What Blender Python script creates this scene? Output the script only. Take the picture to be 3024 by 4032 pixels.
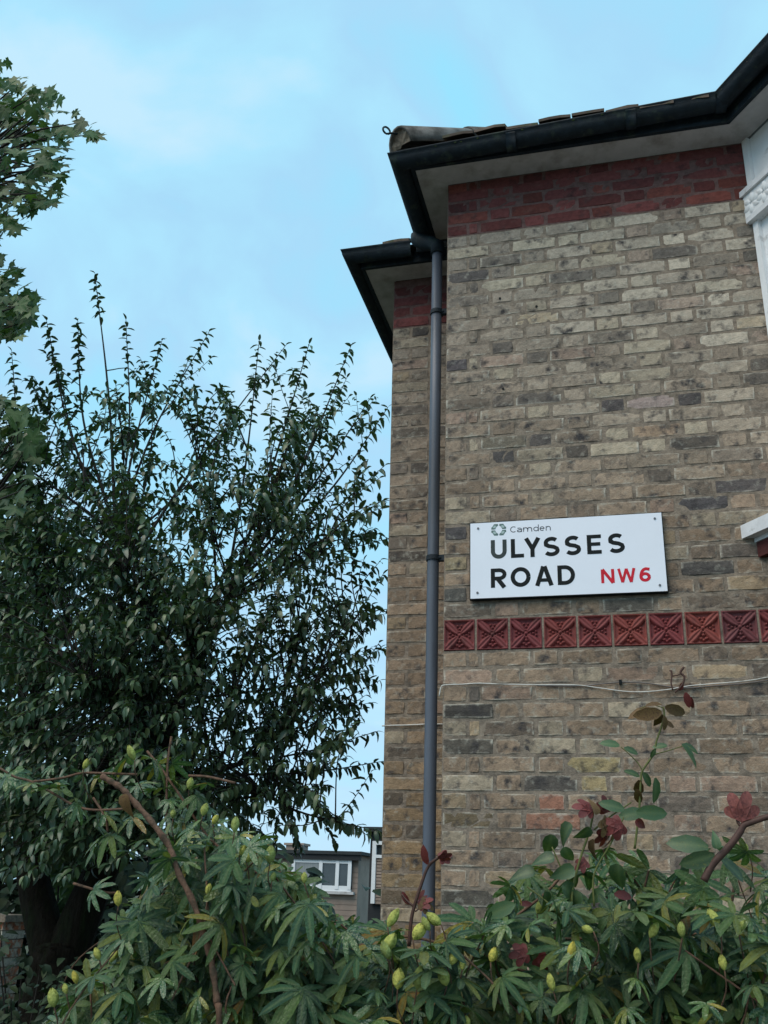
import bpy, math, random
import numpy as np
from mathutils import Matrix, Vector

random.seed(7); rng = np.random.default_rng(7)
scene = bpy.context.scene
for o in list(bpy.data.objects): bpy.data.objects.remove(o)
C = scene.collection

# ------------------------------------------------------------------ camera
YAW, PIT, ROL = -.2576, .3840, .0359
CAM = np.array([.7846, -4.0957, 1.55])
FPX = 3753.97
cF = np.array([math.sin(YAW)*math.cos(PIT), math.cos(YAW)*math.cos(PIT), math.sin(PIT)])
cR0 = np.array([math.cos(YAW), -math.sin(YAW), 0.]); cU0 = np.cross(cR0, cF)
cR = cR0*math.cos(ROL)+cU0*math.sin(ROL); cU = -cR0*math.sin(ROL)+cU0*math.cos(ROL)
cd = bpy.data.cameras.new('camera'); cam = bpy.data.objects.new('camera', cd); C.objects.link(cam)
cd.sensor_fit = 'VERTICAL'; cd.sensor_height = 36.; cd.lens = 36.*FPX/4032.
cd.clip_start = .05; cd.clip_end = 3000.
cam.matrix_world = Matrix(((cR[0], cU[0], -cF[0], CAM[0]), (cR[1], cU[1], -cF[1], CAM[1]), (cR[2], cU[2], -cF[2], CAM[2]), (0, 0, 0, 1)))
scene.camera = cam
scene.render.resolution_x = 768; scene.render.resolution_y = 1024

# ------------------------------------------------------------------ light
SUN_EL, SUN_AZ = math.radians(54), math.radians(212)      # azimuth clockwise from +Y
w = bpy.data.worlds.new('World'); scene.world = w; w.use_nodes = True
nt = w.node_tree; nt.nodes.clear()
def N(t, **k):
    n = nt.nodes.new(t)
    for a, b in k.items(): setattr(n, a, b)
    return n
out = N('ShaderNodeOutputWorld'); bg = N('ShaderNodeBackground'); bg.inputs['Strength'].default_value = .1
sky = N('ShaderNodeTexSky', sky_type='NISHITA', sun_disc=False, sun_elevation=SUN_EL, sun_rotation=SUN_AZ, air_density=1., dust_density=1.2, ozone_density=1.6, altitude=20)
tc = N('ShaderNodeTexCoord'); sep = N('ShaderNodeSeparateXYZ')
nt.links.new(tc.outputs['Generated'], sep.inputs[0])
# thin cloud deck: project the direction onto a plane so clouds compress towards the horizon
addz = N('ShaderNodeMath', operation='ADD'); addz.inputs[1].default_value = .32; nt.links.new(sep.outputs['Z'], addz.inputs[0])
mx = N('ShaderNodeMath', operation='MAXIMUM'); mx.inputs[1].default_value = .05; nt.links.new(addz.outputs[0], mx.inputs[0])
dv = N('ShaderNodeVectorMath', operation='DIVIDE'); nt.links.new(tc.outputs['Generated'], dv.inputs[0])
cmb = N('ShaderNodeCombineXYZ'); [nt.links.new(mx.outputs[0], cmb.inputs[i]) for i in range(3)]
nt.links.new(cmb.outputs[0], dv.inputs[1])
n1 = N('ShaderNodeTexNoise'); n1.inputs['Scale'].default_value = 3.4; n1.inputs['Detail'].default_value = 6.; n1.inputs['Roughness'].default_value = .5; n1.inputs['Distortion'].default_value = .35
nt.links.new(dv.outputs[0], n1.inputs['Vector'])
clc = N('ShaderNodeValToRGB'); ce = clc.color_ramp.elements
ce[0].position = .38; ce[0].color = (1.95, 4.6, 5.9, 1); ce[1].position = .66; ce[1].color = (3.3, 4.95, 5.85, 1)
e_ = ce.new(.50); e_.color = (2.35, 4.25, 5.6, 1); e_ = ce.new(.575); e_.color = (2.5, 4.7, 5.85, 1)
nt.links.new(n1.outputs['Fac'], clc.inputs[0])
sm = N('ShaderNodeMixRGB'); sm.inputs[0].default_value = .9
el = N('ShaderNodeMapRange'); el.inputs[1].default_value = 0.; el.inputs[2].default_value = .62; el.inputs[3].default_value = .7; el.inputs[4].default_value = 0.; nt.links.new(sep.outputs['Z'], el.inputs[0])
hz = N('ShaderNodeMixRGB'); hz.inputs[2].default_value = (3.2, 4.55, 5.7, 1); nt.links.new(el.outputs[0], hz.inputs[0]); nt.links.new(clc.outputs[0], hz.inputs[1])
nt.links.new(sky.outputs[0], sm.inputs[1]); nt.links.new(hz.outputs[0], sm.inputs[2])
nt.links.new(sm.outputs[0], bg.inputs['Color']); nt.links.new(bg.outputs[0], out.inputs[0])
sd = bpy.data.lights.new('sun', 'SUN'); sd.energy = 1.5; sd.angle = math.radians(50); sd.color = (1., .86, .72)
sun = bpy.data.objects.new('sun', sd); C.objects.link(sun)
sv = Vector((math.sin(SUN_AZ)*math.cos(SUN_EL), math.cos(SUN_AZ)*math.cos(SUN_EL), math.sin(SUN_EL)))
sun.rotation_euler = sv.to_track_quat('Z', 'Y').to_euler(); sun.location = (0, -6, 9)
vs = scene.view_settings; vs.view_transform = 'Standard'; vs.look = 'None'; vs.gamma = 1.; vs.exposure = .85; vs.use_curve_mapping = False

# ------------------------------------------------------------------ helpers
SC = 3024/1659.
def ray(x, y): return cF + cR*(x*SC-1512)/FPX - cU*(y*SC-2016)/FPX
def at(x, y, Y):
    r = ray(x, y); return CAM + r*(Y-CAM[1])/r[1]
def project(P):
    d = np.asarray(P)-CAM; z = d@cF
    return (1512+FPX*(d@cR)/z)/SC, (2016-FPX*(d@cU)/z)/SC, z
def c3(x, y): return ((1450+x*.94877)/SC, (2600+y*.94877)/SC)     # photo crop helpers
def c4(x, y): return ((x*.96444)/SC, (2900+y*.96444)/SC)
def c5(x, y): return ((1400+x*.9789)/SC, (3100+y*.9789)/SC)
def c6(x, y): return ((2300+x*.4364)/SC, (2600+y*.4364)/SC)

W = {}
I4 = Matrix.Identity(4)
def link(o, parent=None, mw=None):
    C.objects.link(o); mw = mw or I4
    if parent is not None:
        o.parent = parent; o.matrix_parent_inverse = W[parent].inverted()
    o.matrix_basis = mw; W[o] = mw.copy()
    return o
def tag(o, label=None, cat=None, group=None, kind=None):
    if label: o['label'] = label
    if cat: o['category'] = cat
    if group: o['group'] = group
    if kind: o['kind'] = kind
    return o
def thing(name, loc, label, cat, group=None):
    return tag(link(bpy.data.objects.new(name, None), None, Matrix.Translation(Vector(loc))), label, cat, group)
def mesh(name, v, f, mat=None, smooth=False):
    m = bpy.data.meshes.new(name); m.from_pydata([tuple(map(float, p)) for p in v], [], [tuple(map(int, q)) for q in f]); m.update()
    if mat: m.materials.append(mat)
    if smooth: m.polygons.foreach_set('use_smooth', [True]*len(m.polygons))
    return m
def part(name, v, f, mat, parent=None, smooth=False, mw=None, **k):
    return tag(link(bpy.data.objects.new(name, mesh(name, v, f, mat, smooth)), parent, mw), **k)
class MB:
    def __init__(s): s.v = []; s.f = []
    def add(s, v, f):
        n = len(s.v); s.v += [tuple(p) for p in v]; s.f += [tuple(i+n for i in q) for q in f]; return s
    def box(s, a, b):
        x0, y0, z0 = a; x1, y1, z1 = b
        return s.add([(x0,y0,z0),(x1,y0,z0),(x1,y1,z0),(x0,y1,z0),(x0,y0,z1),(x1,y0,z1),(x1,y1,z1),(x0,y1,z1)],
                     [(0,3,2,1),(4,5,6,7),(0,1,5,4),(1,2,6,5),(2,3,7,6),(3,0,4,7)])
    def prism(s, poly, z0, z1):          # plan polygon, counter-clockwise
        n = len(poly)
        return s.add([(x,y,z0) for x,y in poly]+[(x,y,z1) for x,y in poly],
                     [tuple(range(n-1,-1,-1)), tuple(range(n,2*n))]+[(i,(i+1)%n,n+(i+1)%n,n+i) for i in range(n)])
    def tube(s, pts, rad, n=8, caps=True):
        v, f = tube(pts, rad, n, caps); return s.add(v, f)
    def sweep(s, prof, path, close=False, fall=None):
        """profile [(outward, z)], path of plan points with mitred corners; outward = left-hand normal"""
        k = len(path); rows = []
        for i in range(k):
            p = np.array(path[i]); ns = []
            if i > 0: d = p-np.array(path[i-1]); d = d/np.linalg.norm(d); ns.append(np.array([d[1], -d[0]]))
            if i < k-1: d = np.array(path[i+1])-p; d = d/np.linalg.norm(d); ns.append(np.array([d[1], -d[0]]))
            m = sum(ns); m = m/np.linalg.norm(m); m = m/(m@ns[0])
            dz = fall[i] if fall else 0.
            rows.append([(p[0]+m[0]*o, p[1]+m[1]*o, z+dz) for o, z in prof])
        q = len(prof); v = [p for r in rows for p in r]; f = []
        for i in range(k-1):
            for j in range(q if close else q-1): f.append((i*q+j, i*q+(j+1)%q, (i+1)*q+(j+1)%q, (i+1)*q+j))
        if close: f += [tuple(range(q)), tuple((k-1)*q+j for j in range(q-1, -1, -1))]
        return s.add(v, f)
    def build(s, name, mat, parent=None, smooth=False, **k): return part(name, s.v, s.f, mat, parent, smooth, **k)
def tube(pts, rad, n=8, caps=True):
    P = [np.array(p, float) for p in pts]; k = len(P)
    if not hasattr(rad, '__len__'): rad = [rad]*k
    v = []; f = []; up = np.array([.3, .2, .93])
    for i in range(k):
        t = P[min(i+1, k-1)]-P[max(i-1, 0)]; t = t/(np.linalg.norm(t)+1e-9)
        a = up-t*(up@t)
        if np.linalg.norm(a) < .05: a = np.array([1., 0, 0])-t*t[0]
        a = a/np.linalg.norm(a); up = a; b = np.cross(t, a)
        for j in range(n):
            th = 2*math.pi*j/n; v.append(P[i]+rad[i]*(math.cos(th)*a+math.sin(th)*b))
    for i in range(k-1):
        for j in range(n): f.append((i*n+j, i*n+(j+1)%n, (i+1)*n+(j+1)%n, (i+1)*n+j))
    if caps: f += [tuple(range(n-1, -1, -1)), tuple((k-1)*n+j for j in range(n))]
    return v, f
def spline(pts, sub=6):
    P = [np.array(p, float) for p in pts]; P = [2*P[0]-P[1]]+P+[2*P[-1]-P[-2]]; o = []
    for i in range(1, len(P)-2):
        for j in range(sub):
            t = j/sub; a, b, c, d = P[i-1:i+3]
            o.append(.5*((2*b)+(-a+c)*t+(2*a-5*b+4*c-d)*t*t+(-a+3*b-3*c+d)*t**3))
    return o+[P[-2]]

# ------------------------------------------------------------------ materials
def material(name, col, rough=.8, var=.25, scale=12., col2=None, c2scale=6., c2lo=.5, c2hi=.62, bump=.3, bscale=90., bdist=.003, spec=.3, metal=0., objcol=False, attr=None, edge=0., trans=0., rnd=0., rndcol=None, stretch=None, soot=0., pale=0., rib=0.):
    m = bpy.data.materials.new(name); m.use_nodes = True; t = m.node_tree; nd = t.nodes; L = t.links; nd.clear()
    o = nd.new('ShaderNodeOutputMaterial'); b = nd.new('ShaderNodeBsdfPrincipled')
    b.inputs['Roughness'].default_value = rough; b.inputs['Specular IOR Level'].default_value = spec; b.inputs['Metallic'].default_value = metal
    tc = nd.new('ShaderNodeTexCoord'); oi = nd.new('ShaderNodeObjectInfo'); vec = nd.new('ShaderNodeVectorMath'); vec.operation = 'MULTIPLY_ADD'
    if objcol or rnd:
        rv = nd.new('ShaderNodeCombineXYZ')
        for i in range(3): L.new(oi.outputs['Random'], rv.inputs[i])
        L.new(rv.outputs[0], vec.inputs[0]); vec.inputs[1].default_value = (37., 71., 53.); L.new(tc.outputs['Object'], vec.inputs[2])
    else:
        L.new(tc.outputs['Object'], vec.inputs[0]); vec.inputs[1].default_value = (1, 1, 1); vec.inputs[2].default_value = (0, 0, 0)
    src = vec.outputs[0]
    if stretch:
        sv_ = nd.new('ShaderNodeVectorMath'); sv_.operation = 'MULTIPLY'; sv_.inputs[1].default_value = stretch; L.new(src, sv_.inputs[0]); src = sv_.outputs[0]
    def noise(s, det=5, ro=.6):
        n = nd.new('ShaderNodeTexNoise'); n.inputs['Scale'].default_value = s; n.inputs['Detail'].default_value = det; n.inputs['Roughness'].default_value = ro; L.new(src, n.inputs['Vector']); return n.outputs['Fac']
    def mapr(x, a, c, d, e):
        n = nd.new('ShaderNodeMapRange'); n.inputs[1].default_value = a; n.inputs[2].default_value = c; n.inputs[3].default_value = d; n.inputs[4].default_value = e; L.new(x, n.inputs[0]); return n.outputs[0]
    def mix(fac, a, c, mode='MIX'):
        n = nd.new('ShaderNodeMixRGB'); n.blend_type = mode
        for i, x in ((0, fac), (1, a), (2, c)):
            if hasattr(x, 'links'): L.new(x, n.inputs[i])
            elif i == 0: n.inputs[0].default_value = x
            else: n.inputs[i].default_value = (*x[:3], 1)
        return n.outputs[0]
    if objcol: base = oi.outputs['Color']
    elif attr:
        a = nd.new('ShaderNodeAttribute'); a.attribute_name = attr; base = a.outputs['Color']
    else:
        rgb = nd.new('ShaderNodeRGB'); rgb.outputs[0].default_value = (*col, 1); base = rgb.outputs[0]
    if rnd:
        g = nd.new('ShaderNodeNewGeometry'); ad = nd.new('ShaderNodeMath'); ad.operation = 'ADD'; L.new(g.outputs['Random Per Island'], ad.inputs[0]); L.new(oi.outputs['Random'], ad.inputs[1])
        fr = nd.new('ShaderNodeMath'); fr.operation = 'FRACT'; L.new(ad.outputs[0], fr.inputs[0])
        if rndcol:
            cr = nd.new('ShaderNodeValToRGB'); cr.color_ramp.elements[0].position = 0; cr.color_ramp.elements[0].color = (*rndcol[0][1], 1); cr.color_ramp.elements[1].position = rndcol[-1][0]; cr.color_ramp.elements[1].color = (*rndcol[-1][1], 1)
            for p, cc in rndcol[1:-1]:
                e = cr.color_ramp.elements.new(p); e.color = (*cc, 1)
            L.new(fr.outputs[0], cr.inputs[0]); base = cr.outputs[0]
        else: base = mix(1., base, mapr(fr.outputs[0], 0, 1, 1-rnd, 1+rnd), 'MULTIPLY')
    if col2 is not None: base = mix(mapr(noise(c2scale, 4), c2lo, c2hi, 0, 1), base, col2)
    if edge:
        sx = nd.new('ShaderNodeSeparateXYZ'); L.new(tc.outputs['Generated'], sx.inputs[0])
        def tri(x, k):
            a = nd.new('ShaderNodeMath'); a.operation = 'SUBTRACT'; L.new(x, a.inputs[0]); a.inputs[1].default_value = .5
            c = nd.new('ShaderNodeMath'); c.operation = 'ABSOLUTE'; L.new(a.outputs[0], c.inputs[0]); return mapr(c.outputs[0], k, .485, 0, 1)
        mxn = nd.new('ShaderNodeMath'); mxn.operation = 'MAXIMUM'; L.new(tri(sx.outputs[0], .435), mxn.inputs[0]); L.new(tri(sx.outputs[2], .33), mxn.inputs[1])
        ml = nd.new('ShaderNodeMath'); ml.operation = 'MULTIPLY'; L.new(mxn.outputs[0], ml.inputs[0]); L.new(mapr(noise(15., 4), .44, .60, 0, edge), ml.inputs[1])
        base = mix(ml.outputs[0], base, (.47, .43, .36))
    if pale: base = mix(mapr(noise(30., 4), .56, .70, 0, pale), base, (.40, .38, .32))
    if soot:
        gp_ = nd.new('ShaderNodeNewGeometry'); ns = nd.new('ShaderNodeTexNoise'); ns.inputs['Scale'].default_value = 5.5; ns.inputs['Detail'].default_value = 7; ns.inputs['Roughness'].default_value = .68
        sw = nd.new('ShaderNodeVectorMath'); sw.operation = 'MULTIPLY'; sw.inputs[1].default_value = (.8, 1, 1.6); L.new(gp_.outputs['Position'], sw.inputs[0]); L.new(sw.outputs[0], ns.inputs['Vector'])
        base = mix(mapr(ns.outputs['Fac'], .50, .70, 0, soot), base, (.062, .054, .05)); base = mix(mapr(ns.outputs['Fac'], .46, .30, 0, soot*.5), base, (.31, .27, .23))
    if var: base = mix(1., base, mapr(noise(scale, 6, .65), .25, .75, 1-var, 1+var), 'MULTIPLY')
    if rib:
        ra_ = nd.new('ShaderNodeAttribute'); ra_.attribute_name = 'rib'; base = mix(mapr(ra_.outputs['Fac'], .55, 1., 0, rib), base, (.16, .21, .09))
    L.new(base, b.inputs['Base Color'])
    if bump:
        bp = nd.new('ShaderNodeBump'); bp.inputs['Strength'].default_value = bump; bp.inputs['Distance'].default_value = bdist; L.new(noise(bscale, 5, .65), bp.inputs['Height']); L.new(bp.outputs[0], b.inputs['Normal'])
    sh = b.outputs[0]
    if trans:
        tr = nd.new('ShaderNodeBsdfTranslucent'); L.new(mix(1., base, (1.2, 1.5, .5), 'MULTIPLY'), tr.inputs[0]); ms = nd.new('ShaderNodeMixShader'); ms.inputs[0].default_value = trans; L.new(sh, ms.inputs[1]); L.new(tr.outputs[0], ms.inputs[2]); sh = ms.outputs[0]
    L.new(sh, o.inputs[0]); return m

M = {}
M['brick'] = material('stock_brick', (1, 1, 1), .92, .28, 55., (.055, .05, .05), 17., .52, .70, .8, 140., .005, .15, objcol=True, edge=1., soot=.36, pale=.45)
M['brickstuff'] = material('stock_brick_joined', (1, 1, 1), .92, .28, 55., (.055, .05, .05), 17., .52, .70, .8, 140., .005, .15, attr='bcol', soot=.36, pale=.45)
M['mortar'] = material('mortar', (.245, .198, .155), .95, .4, 40., (.12, .10, .082), 14., .5, .7, .9, 150., .005, .1, soot=.36)
M['redbrick'] = material('red_rubbed_brick', (1, 1, 1), .9, .3, 45., (.06, .03, .03), 14., .54, .72, .6, 140., .004, .15, objcol=True, soot=.25)
M['redmortar'] = material('red_mortar', (.14, .085, .078), .95, .35, 40., (.09, .05, .045), 12., .52, .7, .8, 150., .004, .1)
M['terra'] = material('terracotta', (1, 1, 1), .65, .25, 40., (.07, .02, .018), 20., .55, .75, .3, 150., .002, .35, objcol=True)
M['soffit'] = material('soffit_paint', (.46, .45, .45), .6, .15, 14., (.27, .25, .23), 8., .5, .75, .1, 40., .002)
M['gutter'] = material('gutter_black', (.012, .02, .028), .7, .5, 20., (.035, .05, .04), 16., .55, .72, .6, 70., .004, .25)
M['pipe'] = material('pipe_grey', (.088, .106, .14), .45, .15, 14., (.045, .05, .06), 4., .5, .75, .1, 60., .002, .4, stretch=(1, 1, .15))
M['white'] = material('white_render', (.76, .77, .78), .6, .08, 9., (.36, .36, .35), 14., .6, .8, .25, 30., .003)
M['sill'] = material('sill_paint', (.66, .67, .69), .6, .15, 14., (.3, .3, .29), 12., .6, .75, .3, 60., .003)
M['rooftile'] = material('roof_tile', (.10, .075, .06), .9, .4, 14., (.05, .06, .03), 18., .5, .65, .6, 80., .004, rnd=.3)
M['hiptile'] = material('hip_tile', (.17, .16, .15), .9, .4, 11., (.07, .065, .06), 9., .45, .65, .6, 70., .004)
M['signwhite'] = material('sign_white', (.77, .79, .86), .28, .03, 5., None, bump=0, spec=.5)
M['black'] = material('black_paint', (.006, .009, .010), .6, .2, 30., None, bump=0, spec=.15)
M['greyblack'] = material('grey_black_paint', (.04, .052, .054), .6, .3, 30., None, bump=0, spec=.15)  # greyer black, used for the first letter alone
M['darkink'] = material('dark_ink', (.05, .05, .06), .4, .1, 30., None, bump=0)
M['red'] = material('red_paint', (.55, .018, .035), .6, .15, 30., None, bump=0, spec=.15)
M['emblem'] = material('emblem_grey_green', (.10, .16, .15), .4, .2, 300., None, bump=0)
M['emblempale'] = material('emblem_pale_green', (.36, .46, .45), .4, .1, 300., None, bump=0)
M['screw'] = material('screw_head', (.12, .12, .13), .4, .3, 300., None, bump=0, metal=.6)
M['cable'] = material('cable_white', (.60, .58, .54), .5, .2, 30., (.22, .2, .17), 9., .55, .7, bump=0)
M['cabledark'] = material('cable_grey', (.16, .14, .13), .6, .3, 30., None, bump=0)
M['bark'] = material('bark', (.018, .015, .011), .95, .6, 22., (.014, .020, .008), 6., .48, .66, 1., 26., .05, .15, stretch=(1.6, 1.6, .35))
M['twig'] = material('twig', (.035, .030, .026), .8, .3, 12., None, bump=0, spec=.2)
M['vinestem'] = material('vine_bark', (.13, .075, .05), .85, .45, 60., (.06, .045, .03), 35., .5, .65, .9, 160., .004, .2)
M['redstem'] = material('red_brown_stem', (.07, .034, .026), .6, .35, 60., None, bump=.3, bscale=120.)
M['greenstem'] = material('green_stem', (.10, .11, .03), .6, .3, 60., None, bump=0)
G = lambda *a: a
M['cherry'] = material('cherry_leaf', (0, 0, 0), .36, .25, 8., None, bump=0, spec=.45, rnd=.3, trans=.12,
    rndcol=[(0, (.030, .062, .036)), (.5, (.048, .09, .046)), (.9, (.068, .11, .048)), (1, (.09, .12, .045))])
M['plane'] = material('plane_leaf', col=(0, 0, 0), rough=.55, var=.2, scale=20., col2=None, rib=.35, bump=0, spec=.35, rnd=.3, trans=.22,
    rndcol=[(0, (.032, .068, .03)), (.5, (.05, .10, .034)), (.88, (.06, .115, .036)), (1, (.075, .12, .038))])
M['evergreen'] = material('evergreen_leaf', (0, 0, 0), .6, .2, 20., None, bump=0, spec=.25, rnd=.3, trans=.05,
    rndcol=[(0, (.014, .030, .016)), (.7, (.022, .042, .02)), (1, (.035, .055, .022))])
M['ivy'] = material('ivy_leaf', (0, 0, 0), .5, .2, 20., None, bump=0, spec=.3, rnd=.3, trans=.2,
    rndcol=[(0, (.04, .09, .04)), (1, (.08, .15, .05))])
M['vine'] = material('vine_leaf', col=(0, 0, 0), rough=.3, var=.35, scale=9., col2=None, rib=.5, bump=.5, bscale=14., bdist=.06, spec=.6, rnd=.3, trans=.2,
    rndcol=[(0, (.020, .054, .026)), (.35, (.042, .098, .038)), (.66, (.068, .128, .040)), (.86, (.10, .145, .034)), (.95, (.13, .15, .028)), (.98, (.24, .19, .025)), (1, (.2, .09, .03))])
M['bud'] = material('bud_skin', (0, 0, 0), .65, .35, 60., (.22, .25, .05), 130., .5, .66, .8, 160., .006, .25, rnd=.3, trans=.15, rndcol=[(0, (.24, .31, .10)), (.4, (.38, .42, .11)), (.75, (.50, .50, .12)), (1, (.52, .42, .07))])
M['greenleaf'] = material('creeper_green', col=(.05, .095, .04), rough=.4, var=.35, scale=60., col2=(.12, .13, .03), c2scale=14., c2lo=.55, c2hi=.75, rib=.35, bump=.2, spec=.45, rnd=.3, trans=.18)
M['redleaf'] = material('creeper_red', col=(.15, .032, .03), rough=.5, var=.35, scale=40., col2=(.07, .012, .014), c2scale=18., c2lo=.5, c2hi=.7, bump=.3, spec=.35, rnd=.3, trans=.15)
M['dullred'] = material('dull_red_leaf', (.23, .07, .06), .6, .35, 8., (.10, .03, .03), 5., .5, .7, bump=.3, rnd=.2, trans=.12)
M['brownleaf'] = material('creeper_brown', col=(.13, .075, .03), rough=.6, var=.35, scale=40., col2=(.07, .03, .02), c2scale=18., c2lo=.5, c2hi=.7, bump=.3, rnd=.3, trans=.12)
M['ground'] = material('ground_soil_grass', (.05, .06, .03), .95, .4, 1.5, (.07, .055, .04), .6, .45, .6, .6, 30., .02)
M['pave'] = material('paving', (.16, .155, .15), .9, .25, 6., None, bump=.4, bscale=60.)
M['farbrick'] = material('far_brick', (.30, .23, .19), .9, .25, 3., (.2, .16, .135), 1.5, .5, .7, .3, 20.)
M['fartile'] = material('far_roof_felt', (.03, .035, .038), .8, .3, 3., None, bump=.2, bscale=20.)
M['upvc'] = material('white_upvc', (.70, .72, .74), .4, .05, 9., None, bump=0)
M['glass'] = material('window_glass', (.035, .045, .05), .08, .3, 1.2, None, bump=0, spec=.8)
M['curtain'] = material('net_curtain', (.24, .26, .27), .8, .35, 9., None, bump=0, stretch=(6, 1, .2))
M['darkwall'] = material('dark_cladding', (.02, .022, .025), .7, .3, 4., None, bump=.2, bscale=30.)
M['moss'] = material('moss', (.03, .045, .015), .95, .5, 80., None, bump=.6, bscale=200.)
M['fence'] = material('weathered_timber', (.045, .045, .04), .9, .4, 8., None, bump=.5, bscale=60., stretch=(.2, 1, 1))
M['post'] = material('grey_post', (.17, .19, .22), .6, .2, 20., None, bump=.1)

# ------------------------------------------------------------------ setting
part('ground', [(-400,-400,0),(400,-400,0),(400,1200,0),(-400,1200,0)], [(0,1,2,3)], M['ground'], kind='structure')
MB().box((-12, -6.5, -.1), (12, -2.6, .05)).build('pavement', M['pave'], kind='structure')

# ------------------------------------------------------------------ house
house = thing('brick_house', (0, 0, 0), 'yellow stock brick house with red brick band, black gutters and white bay', 'house')
Z0 = 4.8204; CH = .075; ZS = 5.172; JT = .0105
Y1 = .68; ZR = Z0-.080; ZS1 = 5.085
def rx(z): return -.457+(4.62-z)*.0115                      # left edge of the set-back wall leans a little
mort = .0032
zb0, zb1 = Z0-30*CH+.004, Z0-28*CH-.004
fwm = MB().box((0, mort, 0), (3.2, .26, zb0)).box((0, .031, zb0), (3.2, .26, zb1)).box((0, mort, zb1), (3.2, .26, ZS))
for i in range(13):      # upright joints between the flower tiles
    fwm.box((max(.0003, .004+.1479*i-.0102), mort-.001, zb0), (.004+.1479*i-.0002, .031, zb1))
fw = fwm.build('front_wall', M['mortar'], house)
MB().box((0.0, .262, 0), (.24, Y1+.3, ZS)).build('side_wall', M['mortar'], house)
zz = [0, 1.5, 3., ZS1]
v = []; f = []
for z in zz: v += [(rx(z), Y1+mort, z), (.0, Y1+mort, z), (.0, Y1+.26, z), (rx(z), Y1+.26, z)]
for i in range(3):
    for j in range(4): f.append((i*4+j, i*4+(j+1)%4, i*4+4+(j+1)%4, i*4+4+j))
f += [(3,2,1,0), (12,13,14,15)]
rw = part('setback_wall', v, f, M['mortar'], house)
MB().box((-.40, Y1+.262, 0), (-.2, 5.5, ZS1-.01)).build('rear_side_wall', M['mortar'], house)

def brick_mesh(name, wd, ht, seed, mat, rough=1.):
    r = random.Random(seed); nx, nz = 4, 2; b = .004; hw, hh = wd/2, ht/2; v = []; f = []
    for j in range(nz+1):
        for i in range(nx+1):
            x = -hw+b+(wd-2*b)*i/nx; z = -hh+b+(ht-2*b)*j/nz
            e = (i in (0, nx))+(j in (0, nz))
            v.append((x+r.uniform(-1, 1)*.0016*rough, r.uniform(-.0012, .0012)*rough+(.0016 if e == 2 else 0), z+r.uniform(-1, 1)*.0013*rough))
    idx = lambda i, j: j*(nx+1)+i
    for j in range(nz):
        for i in range(nx): f.append((idx(i, j), idx(i+1, j), idx(i+1, j+1), idx(i, j+1)))
    loop = [idx(i, 0) for i in range(nx+1)]+[idx(nx, j) for j in range(1, nz+1)]+[idx(i, nz) for i in range(nx-1, -1, -1)]+[idx(0, j) for j in range(nz-1, 0, -1)]
    n0 = len(v)
    for k in loop:
        x, y, z = v[k]; ex = max(-hw, min(hw, x*hw/(hw-b))); ez = max(-hh, min(hh, z*hh/(hh-b)))
        if abs(abs(ex)-hw) < .002 and abs(abs(ez)-hh) < .002: ex *= 1-.002/hw; ez *= 1-.002/hh
        v.append((ex, .0055, ez))
    n1 = len(v)
    for k in range(len(loop)): x, y, z = v[n0+k]; v.append((x, .03, z))
    q = len(loop)
    for k in range(q):
        f.append((loop[k], n0+k, n0+(k+1) % q, loop[(k+1) % q])); f.append((n0+k, n1+k, n1+(k+1) % q, n0+(k+1) % q))
    return mesh(name, v, f, mat)
WS, WH, WC = .2195, .1055, .046
HB = CH-JT+.001
VAR = {}
def variants(kind, wd):
    key = (kind, round(wd, 4))
    if key not in VAR: VAR[key] = [brick_mesh('brick_shape', wd, HB, 100*len(VAR)+i, M['brick'], 1.8 if kind == 's' else 1.3) for i in range(4)]
    return VAR[key]
def course(x0, x1, odd, wide=None):
    """flemish bond, returns (start, width)"""
    o = []; x = x0
    seq = ['h', 'c'] if odd else ['s']
    k = 0
    while x < x1-.03:
        if k < len(seq): t = seq[k]
        else: t = ('s' if (k-len(seq)) % 2 == 0 else 'h') if odd else ('h' if (k-len(seq)) % 2 == 0 else 's')
        wd = {'s': WS, 'h': WH, 'c': WC}[t]
        g = JT+random.uniform(-.003, .004)
        wd2 = min(wd, x1-x)
        if wd2 > .025: o.append((x, round(wd2, 4)))
        x += wd+g; k += 1
    return o
def lerp3(a, b, t): return tuple(a[i]+(b[i]-a[i])*t for i in range(3))
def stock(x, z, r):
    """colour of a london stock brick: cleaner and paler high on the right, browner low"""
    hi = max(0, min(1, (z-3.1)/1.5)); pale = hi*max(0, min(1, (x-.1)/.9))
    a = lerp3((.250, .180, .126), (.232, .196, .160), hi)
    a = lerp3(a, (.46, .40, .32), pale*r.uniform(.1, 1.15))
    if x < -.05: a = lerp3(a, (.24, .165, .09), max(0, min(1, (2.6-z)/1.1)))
    u = r.random()
    if u < .13: a = lerp3(a, (.085, .075, .068), r.uniform(.35, .85))
    elif u < .28: a = lerp3(a, (.36, .305, .225), .6)
    elif u < .34: a = lerp3(a, (.27, .18, .14), .5)
    elif u < .38: a = lerp3(a, (.33, .25, .155), .5)
    k = r.uniform(.88, 1.36); return tuple(c*k for c in a)
def redc(r, sh=0):
    k = r.uniform(.65, 1.2); a = (.145, .046, .044)
    if r.random() < .2: a = (.175, .055, .045)
    return tuple(c*k for c in a)
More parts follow.
